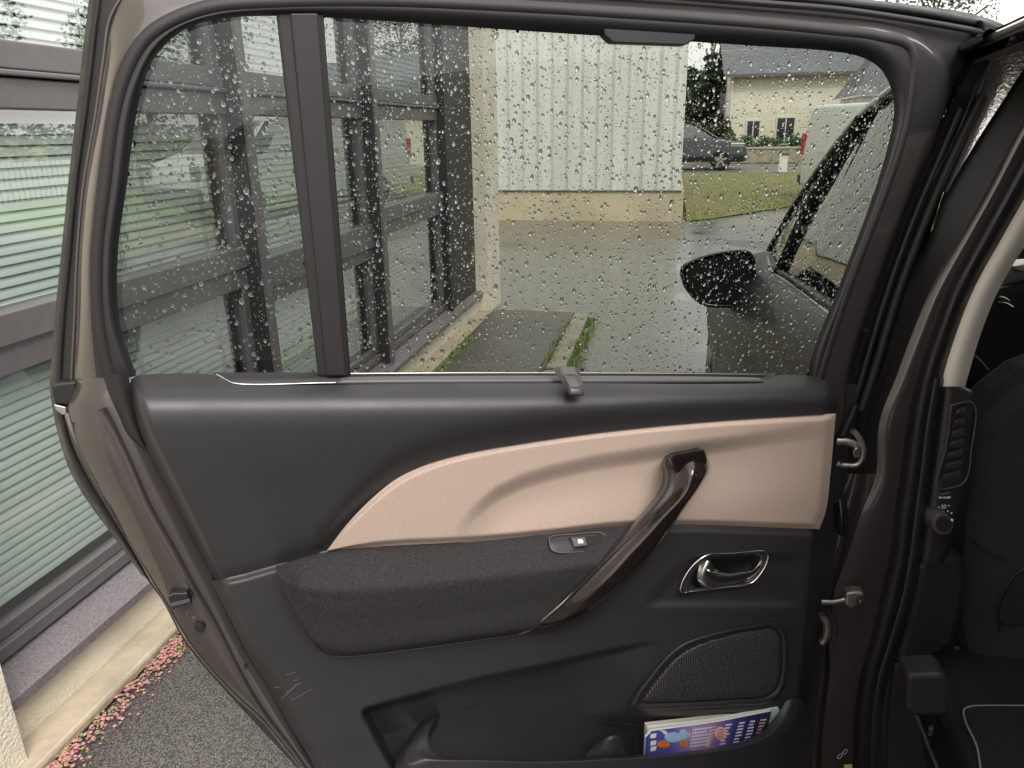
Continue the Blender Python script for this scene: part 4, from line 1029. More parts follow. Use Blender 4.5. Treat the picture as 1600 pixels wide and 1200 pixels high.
# window switch
def SWP(x, y, w=0.0): return DP(x, y, .0545+(y-838)*.00088+w)
spokes('switch_plate', [[(857, 841, .0), (858, 849, .003), (861, 858, .0)], [(864, 837.5, .0), (866, 849, .003), (869, 863, .0)], [(900, 835, .0), (904, 848, .003), (908, 861.5, .0)], [(938, 832, .0), (941, 846, .003), (943, 859, .0)], [(946, 836, .0), (949, 847, .003), (950, 855, .0)]], [0]*3, PLAST, door, plane=SWP, n=5, nx=3)
ptube('switch_rim', [(858, 840), (868, 836.8), (900, 834.6), (936, 832), (946, 836), (951, 851), (946, 858), (908, 861.8), (872, 863), (862, 858)], 0.0011, GREYP, door, w=.002, plane=SWP, closed=True, seg=6, n=5)
prism('switch_recess', [(889, 840), (931, 836.5), (943, 842), (938, 850), (899, 853), (893, 851)], .0005, .0042, DARK, door, plane=SWP)
prism('window_switch', [(893, 840), (914, 838.5), (918, 852), (898, 854)], .002, .0095, GREYP, door, plane=SWP, bevel=0.001)
prism('switch_symbol', [(903, 843), (909, 842.6), (911, 844.5), (911.5, 848.5), (903.5, 849)], .0096, .0100, WHITEP, door, plane=SWP)

# pull handle
hs_ = [
 [(1035, 719, .03), (1039, 713, .055), (1047, 710, .074), (1075, 703, .084), (1098, 700, .074), (1102, 703, .035)],
 [(1034, 728, .03), (1038, 728, .07), (1052, 725, .090), (1079, 715, .102), (1102, 712, .092), (1107, 716, .035)],
 [(1036, 745, .03), (1041, 745, .082), (1057, 742, .105), (1083, 737, .122), (1104, 736, .104), (1110, 733, .035)],
 [(1030, 766, .03), (1036, 766, .09), (1054, 766, .112), (1076, 764, .13), (1094, 758, .10), (1098, 755, .035)],
 [(985, 820, .035), (992, 818, .09), (1014, 812, .118), (1038, 810, .135), (1057, 809, .105), (1062, 806, .04)],
 [(934, 872, .035), (942, 871, .09), (962, 863, .118), (990, 866, .135), (1014, 869, .105), (1022, 866, .04)],
 [(884, 922, .035), (892, 922, .085), (906, 920, .11), (938, 920, .13), (966, 919, .10), (976, 914, .04)],
 [(846, 960, .035), (853, 960, .075), (864, 958, .095), (896, 958, .112), (922, 957, .085), (934, 951, .04)],
 [(815, 984, .035), (821, 984, .055), (830, 983, .065), (862, 983, .075), (890, 978, .06), (902, 971, .04)],
 [(806, 991, .035), (812, 991, .042), (820, 990, .046), (845, 990, .048), (868, 986, .044), (880, 982, .038)],
]
def handle():
    H = []
    for k, r in enumerate(hs_):
        r = list(r); a, b = np.array(r[4]), np.array(r[5]); q = a*.45+b*.55; q[2] = r[3][2]-(.022 if 0 < k < 8 else .008); r[4] = tuple(q)
        m_ = np.array(r[3])*.5+np.array(r[2])*.5; r[3] = tuple(np.array(r[3])*.8+q*.2+np.array([0, 0, .002])); H.append(r)
    rings = [cr([r[j] for r in H], 10) for j in range(6)]
    G1 = []; G2 = []
    for i in range(len(rings[0])):
        G1.append([DP(*p) for p in cr([rings[0][i], rings[1][i], rings[2][i]], 6)])
        a = cr([rings[2][i]+np.array([1.2, 0.6, 0.002]), rings[3][i], rings[4][i], rings[5][i]], 8); G2.append([DP(*p) for p in a])
    gridmesh('pull_handle', G1, GREYP if False else mat('satin_black_plastic', (0.025, 0.025, 0.027), 0.3, coat=0.1), door)
    gridmesh('handle_cover', G2, BRUSH, door)
handle()
prism('handle_cap', [(1047, 713), (1056, 710.5), (1096, 702), (1102, 705), (1106, 718), (1103, 736), (1084, 741), (1058, 742), (1052, 728)], .094, .106, BRUSH, door, bevel=0.0055)
ptube('handle_trim', [(938, 884, .104), (900, 922, .10), (864, 955, .092), (825, 985, .06), (812, 990, .045)], 0.0028, SATIN, door, seg=6)

# lever
ring_ = [(1063, 921), (1068, 905), (1085, 881), (1102, 869), (1150, 864), (1190, 861), (1200, 866), (1199, 876), (1188, 897), (1174, 911), (1130, 918), (1080, 925), (1068, 926)]
ptube('lever_ring', ring_, 0.0022, CHROME, door, w=0.043, closed=True, seg=7, n=6)
cen = (1135, 893)
def bowl():
    R = arc(ring_+[ring_[0]], 60); G = []
    for p in R[:-1]:
        row = []
        for t, w in ((1.0, .0415), (.9, .0425), (.82, .038), (.7, .016), (.45, .004), (.02, .002)):
            q = (cen[0]+(p[0]-cen[0])*t, cen[1]+(p[1]-cen[1])*t); row.append(DP(q[0], q[1], w))
        G.append(row)
    gridmesh('lever_bowl', G, mat('lever_bowl_black', (0.03, 0.029, 0.032), 0.3), door, close_u=True)
bowl()
spokes('door_lever', [[(1092, 912, .036), (1089, 900, .040), (1093, 884, .038)], [(1100, 915, .040), (1098, 897, .047), (1108, 876, .040)], [(1112, 916, .042), (1112, 902, .050), (1118, 889, .042)], [(1130, 914, .043), (1131, 903, .051), (1134, 895, .045)], [(1152, 911, .043), (1153, 900, .051), (1154, 894, .045)], [(1173, 904, .042), (1175, 895, .049), (1177, 889, .043)], [(1184, 895, .040), (1187, 886, .045), (1186, 877, .040)], [(1189, 885, .036), (1191, 878, .040), (1189, 871, .034)]], [0, 0, 0], SATIN, door, n=8, nx=5, bulge=[.003, .002])
ptube('lever_edge', [(1097, 884, .037), (1108, 892, .050), (1130, 897, .051), (1155, 895.5, .051), (1178, 890, .049), (1190, 877, .041)], 0.0018, CHROME, door, seg=6)
ptube('lever_edge', [(1091, 905, .034), (1096, 914, .036), (1125, 917, .040), (1160, 911, .040), (1180, 900, .038), (1193, 880, .038)], 0.0018, CHROME, door, seg=6)

# speaker grille
so_ = [(981, 1104), (990, 1086), (1012, 1056), (1040, 1022), (1066, 1002), (1110, 988), (1180, 974), (1212, 972), (1228, 984), (1232, 1010), (1230, 1050), (1222, 1082), (1206, 1098), (1150, 1104), (1060, 1109), (1000, 1111), (985, 1109)]
si_ = [(1003, 1095), (1008, 1084), (1026, 1060), (1052, 1030), (1074, 1014), (1114, 998), (1180, 983), (1206, 981), (1218, 991), (1222, 1012), (1221, 1048), (1214, 1076), (1200, 1088), (1150, 1093), (1060, 1098), (1012, 1099), (1004, 1098)]
S = [[(a[0], a[1], .040), (a[0]*.6+b[0]*.4, a[1]*.6+b[1]*.4, .050), (b[0], b[1], .046), (b[0]*.985+1130*.015, b[1]*.985+1050*.015, .040)] for a, b in zip(so_, si_)]
spokes('speaker_rim', S, [0]*4, GRAIN, door, n=5, nx=3, close=True)
def grille_mat():
    M = bpy.data.materials.new('speaker_mesh'); M.use_nodes = True; N = M.node_tree.nodes; L = M.node_tree.links; b = N['Principled BSDF']
    tc = N.new('ShaderNodeTexCoord'); dp = N.new('ShaderNodeVectorMath'); dp.operation = 'DOT_PRODUCT'; dp.inputs[1].default_value = tuple(DU)
    L.new(tc.outputs['Object'], dp.inputs[0]); sp = N.new('ShaderNodeSeparateXYZ'); L.new(tc.outputs['Object'], sp.inputs[0])
    def sn(a, b_):
        ad = N.new('ShaderNodeMath'); ad.operation = 'MULTIPLY_ADD'; ad.inputs[1].default_value = a; L.new(dp.outputs['Value'], ad.inputs[0])
        mu = N.new('ShaderNodeMath'); mu.operation = 'MULTIPLY'; mu.inputs[1].default_value = b_; L.new(sp.outputs[2], mu.inputs[0]); L.new(mu.outputs[0], ad.inputs[2])
        s = N.new('ShaderNodeMath'); s.operation = 'SINE'; L.new(ad.outputs[0], s.inputs[0]); return s
    k = 2*pi/0.0047
    a, c = sn(k*.5, k*.6), sn(k*.5, -k*.6)
    mu = N.new('ShaderNodeMath'); mu.operation = 'MULTIPLY'; L.new(a.outputs[0], mu.inputs[0]); L.new(c.outputs[0], mu.inputs[1])
    r = N.new('ShaderNodeMapRange'); r.inputs[1].default_value = -0.1; r.inputs[2].default_value = 0.45; L.new(mu.outputs[0], r.inputs[0])
    mc = N.new('ShaderNodeMix'); mc.data_type = 'RGBA'; mc.inputs['A'].default_value = (0.055, 0.052, 0.055, 1); mc.inputs['B'].default_value = (0.003, 0.003, 0.003, 1)
    L.new(r.outputs[0], mc.inputs[0]); L.new(mc.outputs['Result'], b.inputs['Base Color']); b.inputs['Roughness'].default_value = 0.4
    bp = N.new('ShaderNodeBump'); bp.inputs['Distance'].default_value = 0.002; bp.inputs['Strength'].default_value = 0.8; bp.invert = True
    L.new(r.outputs[0], bp.inputs['Height']); L.new(bp.outputs[0], b.inputs['Normal']); return M
GM = grille_mat()
def grille():
    R = arc(si_+[si_[0]], 80); c = (1130, 1050); G = []
    for p in R[:-1]:
        G.append([DP(c[0]+(p[0]-c[0])*t, c[1]+(p[1]-c[1])*t, w) for t, w in ((1.0, .040), (.96, .046), (.9, .048), (.6, .049), (.3, .049), (.01, .049))])
    gridmesh('speaker_grille', G, GM, door, close_u=True)
grille()

# storage pocket in front of the recess
pin = [(690, 1114, -.05), (677, 1127, .008), (670, 1145, .042), (674, 1168, .068), (690, 1180, .080), (760, 1185, .088), (850, 1187, .088), (960, 1182, .088), (1060, 1175, .088), (1140, 1164, .084), (1185, 1147, .074), (1212, 1120, .056), (1226, 1096, .042)]
pout = [(674, 1118, -.05), (659, 1135, .010), (645, 1156, .044), (632, 1184, .072), (640, 1194, .090), (760, 1196, .099), (850, 1198, .099), (960, 1194, .099), (1065, 1187, .099), (1152, 1176, .095), (1205, 1160, .085), (1238, 1128, .063), (1250, 1092, .043)]
plow = [(658, 1126, -.055), (641, 1150, -.02), (626, 1172, .018), (617, 1200, .050), (640, 1300, .075), (760, 1310, .085), (850, 1312, .085), (960, 1308, .085), (1065, 1300, .085), (1155, 1290, .08), (1215, 1260, .07), (1250, 1190, .050), (1262, 1110, .036)]
S = [[(a[0], a[1]+16, a[2]-.03), a, ((a[0]+b[0])/2, (a[1]+b[1])/2-1.5, max(a[2], b[2])+.002), b, (b[0]*.8+c[0]*.2, b[1]*.8+c[1]*.2, b[2]*.8+c[2]*.2+.001), c] for a, b, c in zip(pin, pout, plow)]
spokes('storage_pocket', S, [0]*6, PLAST, door, n=8, nx=4)
spokes('pocket_lining', [[(668, 1108, -.03), (672, 1250, .03)], [(700, 1102, -.034), (705, 1250, .03)], [(850, 1098, -.034), (850, 1250, .03)], [(900, 1112, -.03), (900, 1250, .03)], [(960, 1124, -.03), (960, 1250, .03)]], [0, 0], mat('pocket_liner', (0.02, 0.02, 0.021), .8), door, n=6, nx=4) if False else None
spokes('bottle_rest', [[(905, 1200, .05), (915, 1180, .055), (934, 1158, .05), (940, 1152, .02)], [(935, 1200, .07), (940, 1180, .075), (948, 1152, .07), (950, 1147, .02)], [(965, 1200, .07), (966, 1180, .075), (966, 1150, .07), (965, 1146, .02)], [(982, 1200, .05), (980, 1185, .055), (974, 1160, .05), (970, 1152, .02)]], [0]*4, PLAST, door, n=6, nx=4)

# latch recess, plug, scratches
prism('latch', [(262, 932), (270, 927), (293, 926), (300, 943), (268, 954)], -0.02, 0.0, GBLACK, door, bevel=0.002)
prism('latch_slot', [(267, 943), (296, 936), (297, 940), (268, 948)], -0.0, 0.0015, GREYP, door)
def disc(name, cx, cy, rx_, ry_, w0, w1, m, parent, plane=DP, n=20, bevel=0.001):
    return prism(name, [(cx+rx_*cos(2*pi*k/n), cy+ry_*sin(2*pi*k/n)) for k in range(n)], w0, w1, m, parent, plane=plane, bevel=bevel)
disc('rubber_plug', 312, 981, 8.5, 7, -0.02, -0.008, RUBBER, door)
disc('plug_centre', 313, 980, 5, 3.6, -0.008, -0.0075, GBLACK, door)
disc('plug_dot', 383, 1044, 2.5, 2, -0.012, 0.0, DARK, door)
for k, (a, b_) in enumerate([((447, 1055), (462, 1050)), ((437, 1068), (466, 1062)), ((428, 1075), (470, 1068)), ((446, 1083), (470, 1066)), ((455, 1095), (488, 1076)), ((440, 1092), (462, 1072))]):
    ptube('scratch', [(a[0], a[1], .0425-.004*(k in (1, 2))), (b_[0], b_[1], .043)], 0.0004, mat('scuffed_plastic', (0.10, 0.095, 0.09), .7), door, seg=4)

rs = random.Random(31); mb = MB()
for k in range(70):
    x_, y_ = rs.uniform(360, 1270), rs.uniform(650, 1090); w_ = .062 if y_ < 700 else .1
    if y_ < 860 and x_ > 500: continue
    r_ = rs.uniform(.0002, .00055); base_ = w_upper(x_, y_, .5, .5) if y_ < interp(x_, seam2) else w_lower(x_, y_, .5, .5)
    mb.poly([DP(x_, y_, base_+.0006)+DU*r_*cos(a)+np.array([0, 0, 1])*r_*sin(a)*rs.uniform(.4, 1) for a in (0, 1.3, 2.6, 3.9, 5.2)])
mb.build('dust', mat('dust_speck', (.3, .29, .27), .9), door, kind='stuff')
# raised print stamped near the latch: three small arcs
for (cx, cy, a0) in ((297, 960, 2.0), (305, 968, 2.4), (301, 964, 5.2)):
    ptube('stamped_mark', [(cx+5*cos(a0+t), cy+5*sin(a0+t), -.0) for t in (0, .7, 1.4, 2.1)], 0.0005, SATIN, door, seg=4)

# ================================================================ MAGAZINES in the pocket
MZ = 0.052
def mag(name, label, pts, w0, w1, m, page):
    t = thing(name, label, 'magazine', tuple(DP(1100, 1180, w0)), 'magazines standing in the door pocket')
    prism('pages', pts, w0, w1-.0003, page, t)
    prism('cover', [(x+.4, y+.4) for x, y in pts], w1-.0002, w1, m, t)
    return t
PAPER = mat('paper_edge', (0.62, 0.57, 0.46), .8, var=.15, vscale=300); PAPW = mat('paper_white', (0.72, 0.72, 0.70), .7)
def cover_mat():
    M = bpy.data.materials.new('printed_cover'); M.use_nodes = True; N = M.node_tree.nodes; L = M.node_tree.links; b = N['Principled BSDF']
    tc = N.new('ShaderNodeTexCoord'); dp = N.new('ShaderNodeVectorMath'); dp.operation = 'DOT_PRODUCT'; dp.inputs[1].default_value = tuple(DU); L.new(tc.outputs['Object'], dp.inputs[0])
    u0 = float(np.dot(DP(1010, 1160, MZ), DU)); u1 = float(np.dot(DP(1215, 1120, MZ), DU))
    r = N.new('ShaderNodeMapRange'); r.inputs[1].default_value = u0; r.inputs[2].default_value = u1; L.new(dp.outputs['Value'], r.inputs[0])
    cr_ = N.new('ShaderNodeValToRGB'); e = cr_.color_ramp.elements
    e[0].position = 0; e[0].color = (0.05, 0.07, 0.30, 1); e[1].position = 1; e[1].color = (0.03, 0.03, 0.14, 1)
    for p, c in ((.18, (.10, .10, .42, 1)), (.36, (.42, .28, .55, 1)), (.5, (.30, .18, .45, 1)), (.66, (.05, .05, .25, 1)), (.85, (.02, .02, .09, 1))):
        q = e.new(p); q.color = c
    L.new(r.outputs[0], cr_.inputs[0]); L.new(cr_.outputs[0], b.inputs['Base Color']); b.inputs['Roughness'].default_value = .3; return M
mag('magazine', 'magazine with cream page edges, rearmost in the door pocket', [(1006, 1240), (1009, 1132), (1100, 1122), (1212, 1101), (1217, 1108), (1190, 1240)], 0.030, 0.036, PAPER, PAPER)
mag('magazine', 'white and pale green magazine standing behind the printed one', [(1006, 1240), (1012, 1137), (1110, 1126), (1216, 1106), (1219, 1112), (1192, 1240)], 0.040, 0.046, mat('pale_green_cover', (0.42, 0.58, 0.54), .4), PAPW)
mg = mag('magazine', 'magazine with blue and violet printed cover, foremost in the door pocket', [(1003, 1240), (1009, 1152), (1018, 1142), (1120, 1128), (1205, 1111), (1190, 1175), (1185, 1240)], 0.0475, MZ, cover_mat(), PAPW)
pr = {'w': MB(), 'o': MB(), 'b': MB(), 'y': MB(), 'r': MB()}
def q4(k, x, y, w_, h_, sk=-.14):
    pr[k].poly([DP(x, y, MZ+.0004), DP(x+w_, y+w_*sk, MZ+.0004), DP(x+w_-h_*.2, y+w_*sk+h_, MZ+.0004), DP(x-h_*.2, y+h_, MZ+.0004)])
def elp(k, cx, cy, rx_, ry_, z=.0005):
    pr[k].poly([DP(cx+rx_*cos(a), cy+ry_*sin(a), MZ+z) for a in np.linspace(0, 2*pi, 14, endpoint=False)])
for (y) in (1147, 1158, 1167): q4('w', 1017, y, 9, 7)
for r_ in range(6):
    for c_ in range(9):
        if random.random() < .9: q4('w', 1083+c_*3.4-r_*0.9, 1139+r_*5.2-c_*.45, 2.4, 3.0)
for cx0, n_, kk in ((1112, 2, 'y'), (1134, 5, 'w'), (1155, 6, 'w'), (1172, 5, 'w'), (1188, 4, 'y')):
    for r_ in range(7):
        q4(kk, cx0-r_*1.6, 1135+r_*5-(cx0-1112)*.14, 9+random.uniform(-2, 2), 2.2)
elp('b', 1052, 1152, 14, 8); elp('b', 1068, 1148, 7, 9, .0006); elp('o', 1037, 1163, 10, 6, .0008); elp('o', 1068, 1161, 6, 6, .0009); elp('y', 1077, 1148, 2, 5, .001); elp('r', 1126, 1146, 9, 11, .0008)
pr['t'] = MB()
for (cx, cy, n_, w_) in ((1037, 1163, 4, 13), (1068, 1161, 3, 7), (1126, 1146, 6, 11)):
    for r_ in range(n_):
        pr['t'].poly([DP(cx+a_, cy-(n_-1)*1.3+r_*2.6-a_*.14+b_, MZ+.0012) for a_, b_ in ((-w_/2, 0), (w_/2, 0), (w_/2, 1), (-w_/2, 1))])
for r_ in range(9): q4('w', 1030+random.uniform(-1, 1)+r_*1.2, 1140+r_*.9, random.uniform(3, 8), 1.0)
for k_, c in (('w', (.8, .8, .8)), ('o', (.8, .25, .05)), ('b', (.35, .55, .75)), ('y', (.75, .5, .3)), ('r', (.8, .5, .5)), ('t', (.45, .06, .03))):
    pr[k_].build('cover_print', mat('print_'+k_, c, .4), mg, kind='stuff')

# ================================================================ CENTRE PILLAR + hinges
pl = [  # y, P0, P1, P2, P3, P4
 (40, 1640, 1700, 1725, 1770, 1815), (99, 1600, 1655, 1682, 1722, 1768), (159, 1561, 1618, 1642, 1684, 1732), (227, 1518, 1578, 1602, 1648, 1695), (300, 1476, 1540, 1562, 1606, 1652),
 (370, 1452, 1500, 1524, 1566, 1610), (450, 1425, 1455, 1482, 1522, 1562), (520, 1402, 1426, 1456, 1494, 1533), (590, 1376, 1400, 1433, 1473, 1512), (660, 1348, 1374, 1418, 1462, 1512), (740, 1338, 1369, 1407, 1453, 1505),
 (800, 1325, 1347, 1398, 1445, 1492), (870, 1308, 1324, 1390, 1436, 1478), (930, 1294, 1302, 1376, 1426, 1465), (1000, 1288, 1296, 1360, 1404, 1440), (1050, 1290, 1297, 1345, 1388, 1420), (1120, 1280, 1288, 1335, 1376, 1400), (1200, 1275, 1283, 1333, 1373, 1395), (1290, 1272, 1280, 1333, 1373, 1395)]
def col_(i, j, ws, m, name, bulge, parent=car, rows=pl):
    return spokes(name, [[(r[i], r[0]), (r[j], r[0])] for r in rows], ws, m, parent, plane=BP, n=5, nx=6, bulge=[bulge])
pil = spokes('centre_pillar', [[(r[2], r[0]), (r[3], r[0])] for r in pl], [-.012, 0.0], PAINT, car, plane=BP, n=5, nx=6, bulge=[.004])
spokes('jamb', [[(r[1]-(45 if r[0] > 740 else 20), r[0]), (r[1]+2, r[0]), (r[2], r[0])] for r in pl[10:]], [-.06, -.045, -.012], PAINT, pil, plane=BP, n=5, nx=4, bulge=[.006, .004])
spokes('jamb_cover', [[(r[1]-(45 if r[0] > 440 else 1), r[0]), (r[1]+2, r[0]), (r[2], r[0])] for r in pl[:11]], [-.09, -.05, -.012], SEAL, pil, plane=BP, n=5, nx=4)
spokes('front_glass_sheen', [[(1548, 62, -.075), (1700, 20, -.03)], [(1545, 85, -.075), (1640, 60, -.03)], [(1540, 120, -.075), (1606, 99, -.03)], [(1518, 176, -.075), (1566, 159, -.03)], [(1494, 235, -.075), (1522, 227, -.03)], [(1470, 300, -.075), (1480, 300, -.03)]], [0, 0],  # added pale metal strip, its colour stands in for sky reflected in the front glass
       mat('glass_sky_sheen', (.8, .8, .8), .22, .9, bump=.25, bscale=220), car, plane=BP, n=5, nx=4, bulge=[.01])
spokes('door_seal', [[(r[3]-3, r[0]), (r[4]+2, r[0])] for r in pl], [-.004, .004], RUBBER, pil, plane=BP, n=5, nx=8, bulge=[.022])
spokes('seal_bead', [[(r[3]*.45+r[4]*.55, r[0]), (r[4]+3, r[0])] for r in pl[8:]], [.012, .006], GRAIN, pil, plane=BP, n=5, nx=6, bulge=[.014])
spokes('beige_trim', [[(r[4]-2, r[0]), (r[5], r[0])] for r in pl[:9]]+[[(1471, 604), (1508, 604)]], [.004, -.004], BEIGE, pil, plane=BP, n=5, nx=8, bulge=[.014])
# panel with air vent
vp_ = [(604, 1471, 1506), (612, 1470, 1520), (625, 1469, 1525), (690, 1461, 1524), (740, 1454, 1518), (800, 1446, 1505), (850, 1440, 1489), (872, 1437, 1480), (880, 1436, 1476)]
vpn = spokes('vent_panel', [[(a, y, -.005), (a+8, y, .018), (b-8, y, .018), (b, y, -.01)] for y, a, b in vp_], [0]*4, PLAST, pil, plane=BP, n=5, nx=3)
spokes('vent_cavity', [[(1488, 632), (1519, 629)], [(1484, 660), (1517, 656)], [(1475, 710), (1511, 708)], [(1468, 748), (1504, 744)]], [.0195, .0195], DARK, pil, plane=BP, n=3, nx=2)
prim = [(1487, 633), (1520, 629), (1518, 700), (1505, 755), (1466, 762), (1478, 700)]
ptube('vent_rim', prim, 0.0016, GREYP, pil, w=.020, plane=BP, closed=True, seg=6, up=BN)
for k in range(7):
    t = k/6; xl = 1490+(1469-1490)*t; xr_ = 1508+(1499-1508)*t; y = 644+(744-644)*t
    spokes('vent_slat', [[(xl+1, y+7, .0205), (xl+6, y-3, .028)], [(xl+(xr_-xl)*.6, y+5, .0205), (xl+(xr_-xl)*.62, y-6, .032)], [(xr_+2, y+3, .0205), (xr_+2, y-10, .026)]], [0, 0], GREYP, pil, plane=BP, n=4, nx=3, bulge=[.003])
for (a, b_) in ((1467, 1472), (1474, 1478), (1479.5, 1485)):
    prism('vent_mark', [(a, 776.5), (b_, 776), (b_, 778.5), (a, 779)], .0185, .0192, WHITEP, pil, plane=BP)
prism('vent_slider', [(1469, 773), (1486, 769), (1487, 772), (1470, 775.5)], .018, .023, GREYP, pil, plane=BP, bevel=.001)
for (cx, cy) in ((1458, 808), (1466, 802), (1474, 799), (1481, 799), (1487, 802)): disc('dial_dot', cx, cy, 1.3, 1.3, .018, .0192, WHITEP, pil, plane=BP, n=8, bevel=0)
for (cx, cy) in ((1473, 790.5), (1477, 790), (1473, 794), (1477, 793.5)): prism('dial_symbol', [(cx-1.5, cy-1.3), (cx+1.4, cy-1.5), (cx+1.4, cy+1.1), (cx-1.5, cy+1.3)], .0185, .0192, mat('grey_print', (.5, .5, .48), .6), pil, plane=BP)
prism('dial_symbol', [(1466, 792.6), (1469, 792.4), (1469, 793.4), (1466, 793.6)], .0185, .0192, WHITEP, pil, plane=BP)
prism('dial_symbol', [(1481, 790), (1484, 789.8), (1484, 791), (1481, 791.2)], .0185, .0192, WHITEP, pil, plane=BP)
disc('dial_knob', 1474, 820, 17, 17, .0, .038, GREYP, pil, plane=BP, n=28, bevel=.003)
disc('dial_face', 1475, 819, 12, 12, .038, .0395, PLAST, pil, plane=BP, n=24, bevel=.001)
prism('dial_pointer', [(1487.5, 811), (1490, 812), (1489, 815), (1486.5, 814)], .037, .0405, WHITEP, pil, plane=BP)
disc('trim_screw', 1459, 634, 2.5, 4, .01, .014, SATIN, pil, plane=BP, n=10)
# pillar foot trim
prism('pillar_foot_trim', [(1436, 880), (1478, 866), (1500, 872), (1512, 900), (1506, 950), (1492, 1010), (1440, 1035), (1400, 1040), (1420, 960)], -.05, .0, PLAST, pil, plane=BP, bevel=.015)
prism('pillar_foot_trim', [(1398, 1040), (1430, 1035), (1432, 1100), (1470, 1290), (1385, 1290), (1388, 1120)], -.05, -.005, PLAST, pil, plane=BP, bevel=.01)
# stickers and marks
for k, (x, y) in enumerate(((1308, 1184), (1316, 1177))):
    ptube('stamped_mark', [(x, y, .012), (x+5, y-6, .012), (x+8, y-5, .012), (x+4, y+1, .012)], 0.0005, WHITEP, pil, plane=BP, closed=True, seg=4, up=BN)
prism('sticker', [(1319, 1196), (1331, 1195), (1333, 1215), (1319, 1215)], .012, .014, mat('yellow_sticker', (.7, .55, .2), .5), pil, plane=BP)

# hinges between pillar and door
HP = YP(1.325)
ptube('hinge', [(1308, 690), (1322, 690), (1336, 695), (1342, 702), (1338, 712)], [.0075]*40, STEEL, car, plane=HP, seg=8, flat=.6, up=(0, 1, 0))
ptube('hinge', [(1308, 725), (1322, 727), (1338, 726), (1346, 718), (1348, 700), (1342, 684), (1332, 672)], .0055, STEEL, car, plane=HP, seg=8, up=(0, 1, 0))
disc('hinge_pin', 1339, 708, 6, 8, -.01, .012, SATIN, car, plane=HP, n=12)
ptube('hinge_bracket', [(1316, 680), (1330, 650), (1337, 632)], .007, RUBBER, car, plane=HP, seg=6, up=(0, 1, 0))
disc('hinge_bolt', 1315, 723, 2.6, 2.6, .008, .012, DARK, car, plane=HP, n=8)
spokes('cable_boot', [[(1303, 790, .0), (1312, 780, .02), (1322, 782, .0)], [(1302, 805, .0), (1315, 803, .035), (1326, 804, .0)], [(1304, 825, .0), (1316, 824, .035), (1326, 824, .0)], [(1311, 836, .0), (1317, 838, .02), (1322, 836, .0)]], [0]*3, RUBBER, car, plane=HP, n=6, nx=5, bulge=[.006, .006])
ptube('check_strap', [(1284, 941), (1304, 941), (1318, 938), (1330, 934)], .006, STEEL, car, plane=HP, seg=8, flat=.5, up=(0, 1, 0))
prism('check_strap_bracket', [(1322, 927), (1334, 925), (1349, 926), (1352, 934), (1346, 945), (1328, 951), (1321, 945)], -.01, .012, STEEL, car, plane=HP, bevel=.003)
disc('check_strap_bolt', 1345, 941, 7, 6.5, .012, .02, SEAL, car, plane=HP, n=14)
disc('check_strap_bolt', 1345, 941, 3, 3, .02, .022, SATIN, car, plane=HP, n=10)
ptube('hinge', [(1284, 960), (1292, 975), (1290, 995), (1284, 1004)], .008, STEEL, car, plane=HP, seg=7, up=(0, 1, 0))
ptube('hinge_bracket', [(1292, 950), (1304, 975), (1306, 990), (1298, 1005)], .004, SEAL, car, plane=HP, seg=6, up=(0, 1, 0))

# ================================================================ MIRROR
MP = YP(2.62)
mo = [(1062, 428), (1064, 417), (1080, 406), (1110, 396), (1150, 389.5), (1168, 390), (1178, 400), (1182, 425), (1180, 450), (1172, 470), (1160, 478), (1120, 481), (1096, 477), (1082, 466), (1068, 447)]
def mirror():
    c = (1130, 437); R = arc(mo+[mo[0]], 56); G = []
    for p in R[:-1]:
        row = []
        for t, w in ((.02, .012), (.9, .012), (.93, .02), (1.0, .0), (1.0, -.03), (.94, -.08), (.78, -.115), (.45, -.135), (.02, -.14)):
            row.append(MP(c[0]+(p[0]-c[0])*t, c[1]+(p[1]-c[1])*t, w*1.0))
        G.append(row)
    o = gridmesh('side_mirror', G, GBLACK, car, close_u=True)
    G = [[MP(c[0]+(p[0]-c[0])*t*.86, c[1]+(p[1]-c[1])*t*.84, .0145) for t in (.02, .5, 1)] for p in R[:-1]]
    gridmesh('mirror_glass', G, mat('mirror_glass', (.02, .021, .021), .08, spec=.3), o, close_u=True)  # near-black colour stands in for the dark car side it would reflect
    tube('mirror_arm', [MP(1150, 470, 0), MP(1176, 480, -.02), (.30, 2.66, .86), (.34, 2.66, .88)], .017, GBLACK, o, seg=10, up=(0, 0, 1), flat=.6)
mirror()

# ================================================================ CABIN seen at the right
def CP(y): return YP(y)
ds = prism('dashboard', [(1500, 520), (1530, 462), (1560, 448), (1640, 430), (1700, 440), (1700, 640), (1540, 700), (1505, 640)], -.25, 0, mat('dash_soft', (.03, .03, .032), .4), car, plane=YP(2.3), bevel=.03)
prism('dash_top', [(1556, 452), (1572, 424), (1700, 405), (1700, 440), (1600, 440)], -.1, -.02, mat('dash_grey', (.25, .23, .22), .5), ds, plane=YP(2.3), bevel=.01)
prism('dash_edge', [(1583, 416), (1600, 413), (1700, 405), (1700, 412), (1600, 424), (1590, 423)], -.08, .0, BEIGE, ds, plane=YP(2.3), bevel=.003)
for (a, b_) in (((1561, 464), (1576, 470)), ((1559, 472), (1582, 480))):
    ptube('dash_chrome', [(a[0], a[1]), ((a[0]+b_[0])/2, a[1]+1), b_], .004, CHROME, ds, w=.02, plane=YP(2.3), seg=6, up=(0, 1, 0))
ptube('dash_chrome', [(1533, 594), (1560, 597), (1600, 585), (1640, 570)], .004, CHROME, ds, w=.02, plane=YP(2.25), seg=6, up=(0, 1, 0))
ptube('control_stalk', [(1520, 556), (1530, 566), (1541, 579)], .008, PLAST, ds, w=.04, plane=YP(2.2), seg=6, up=(0, 1, 0))
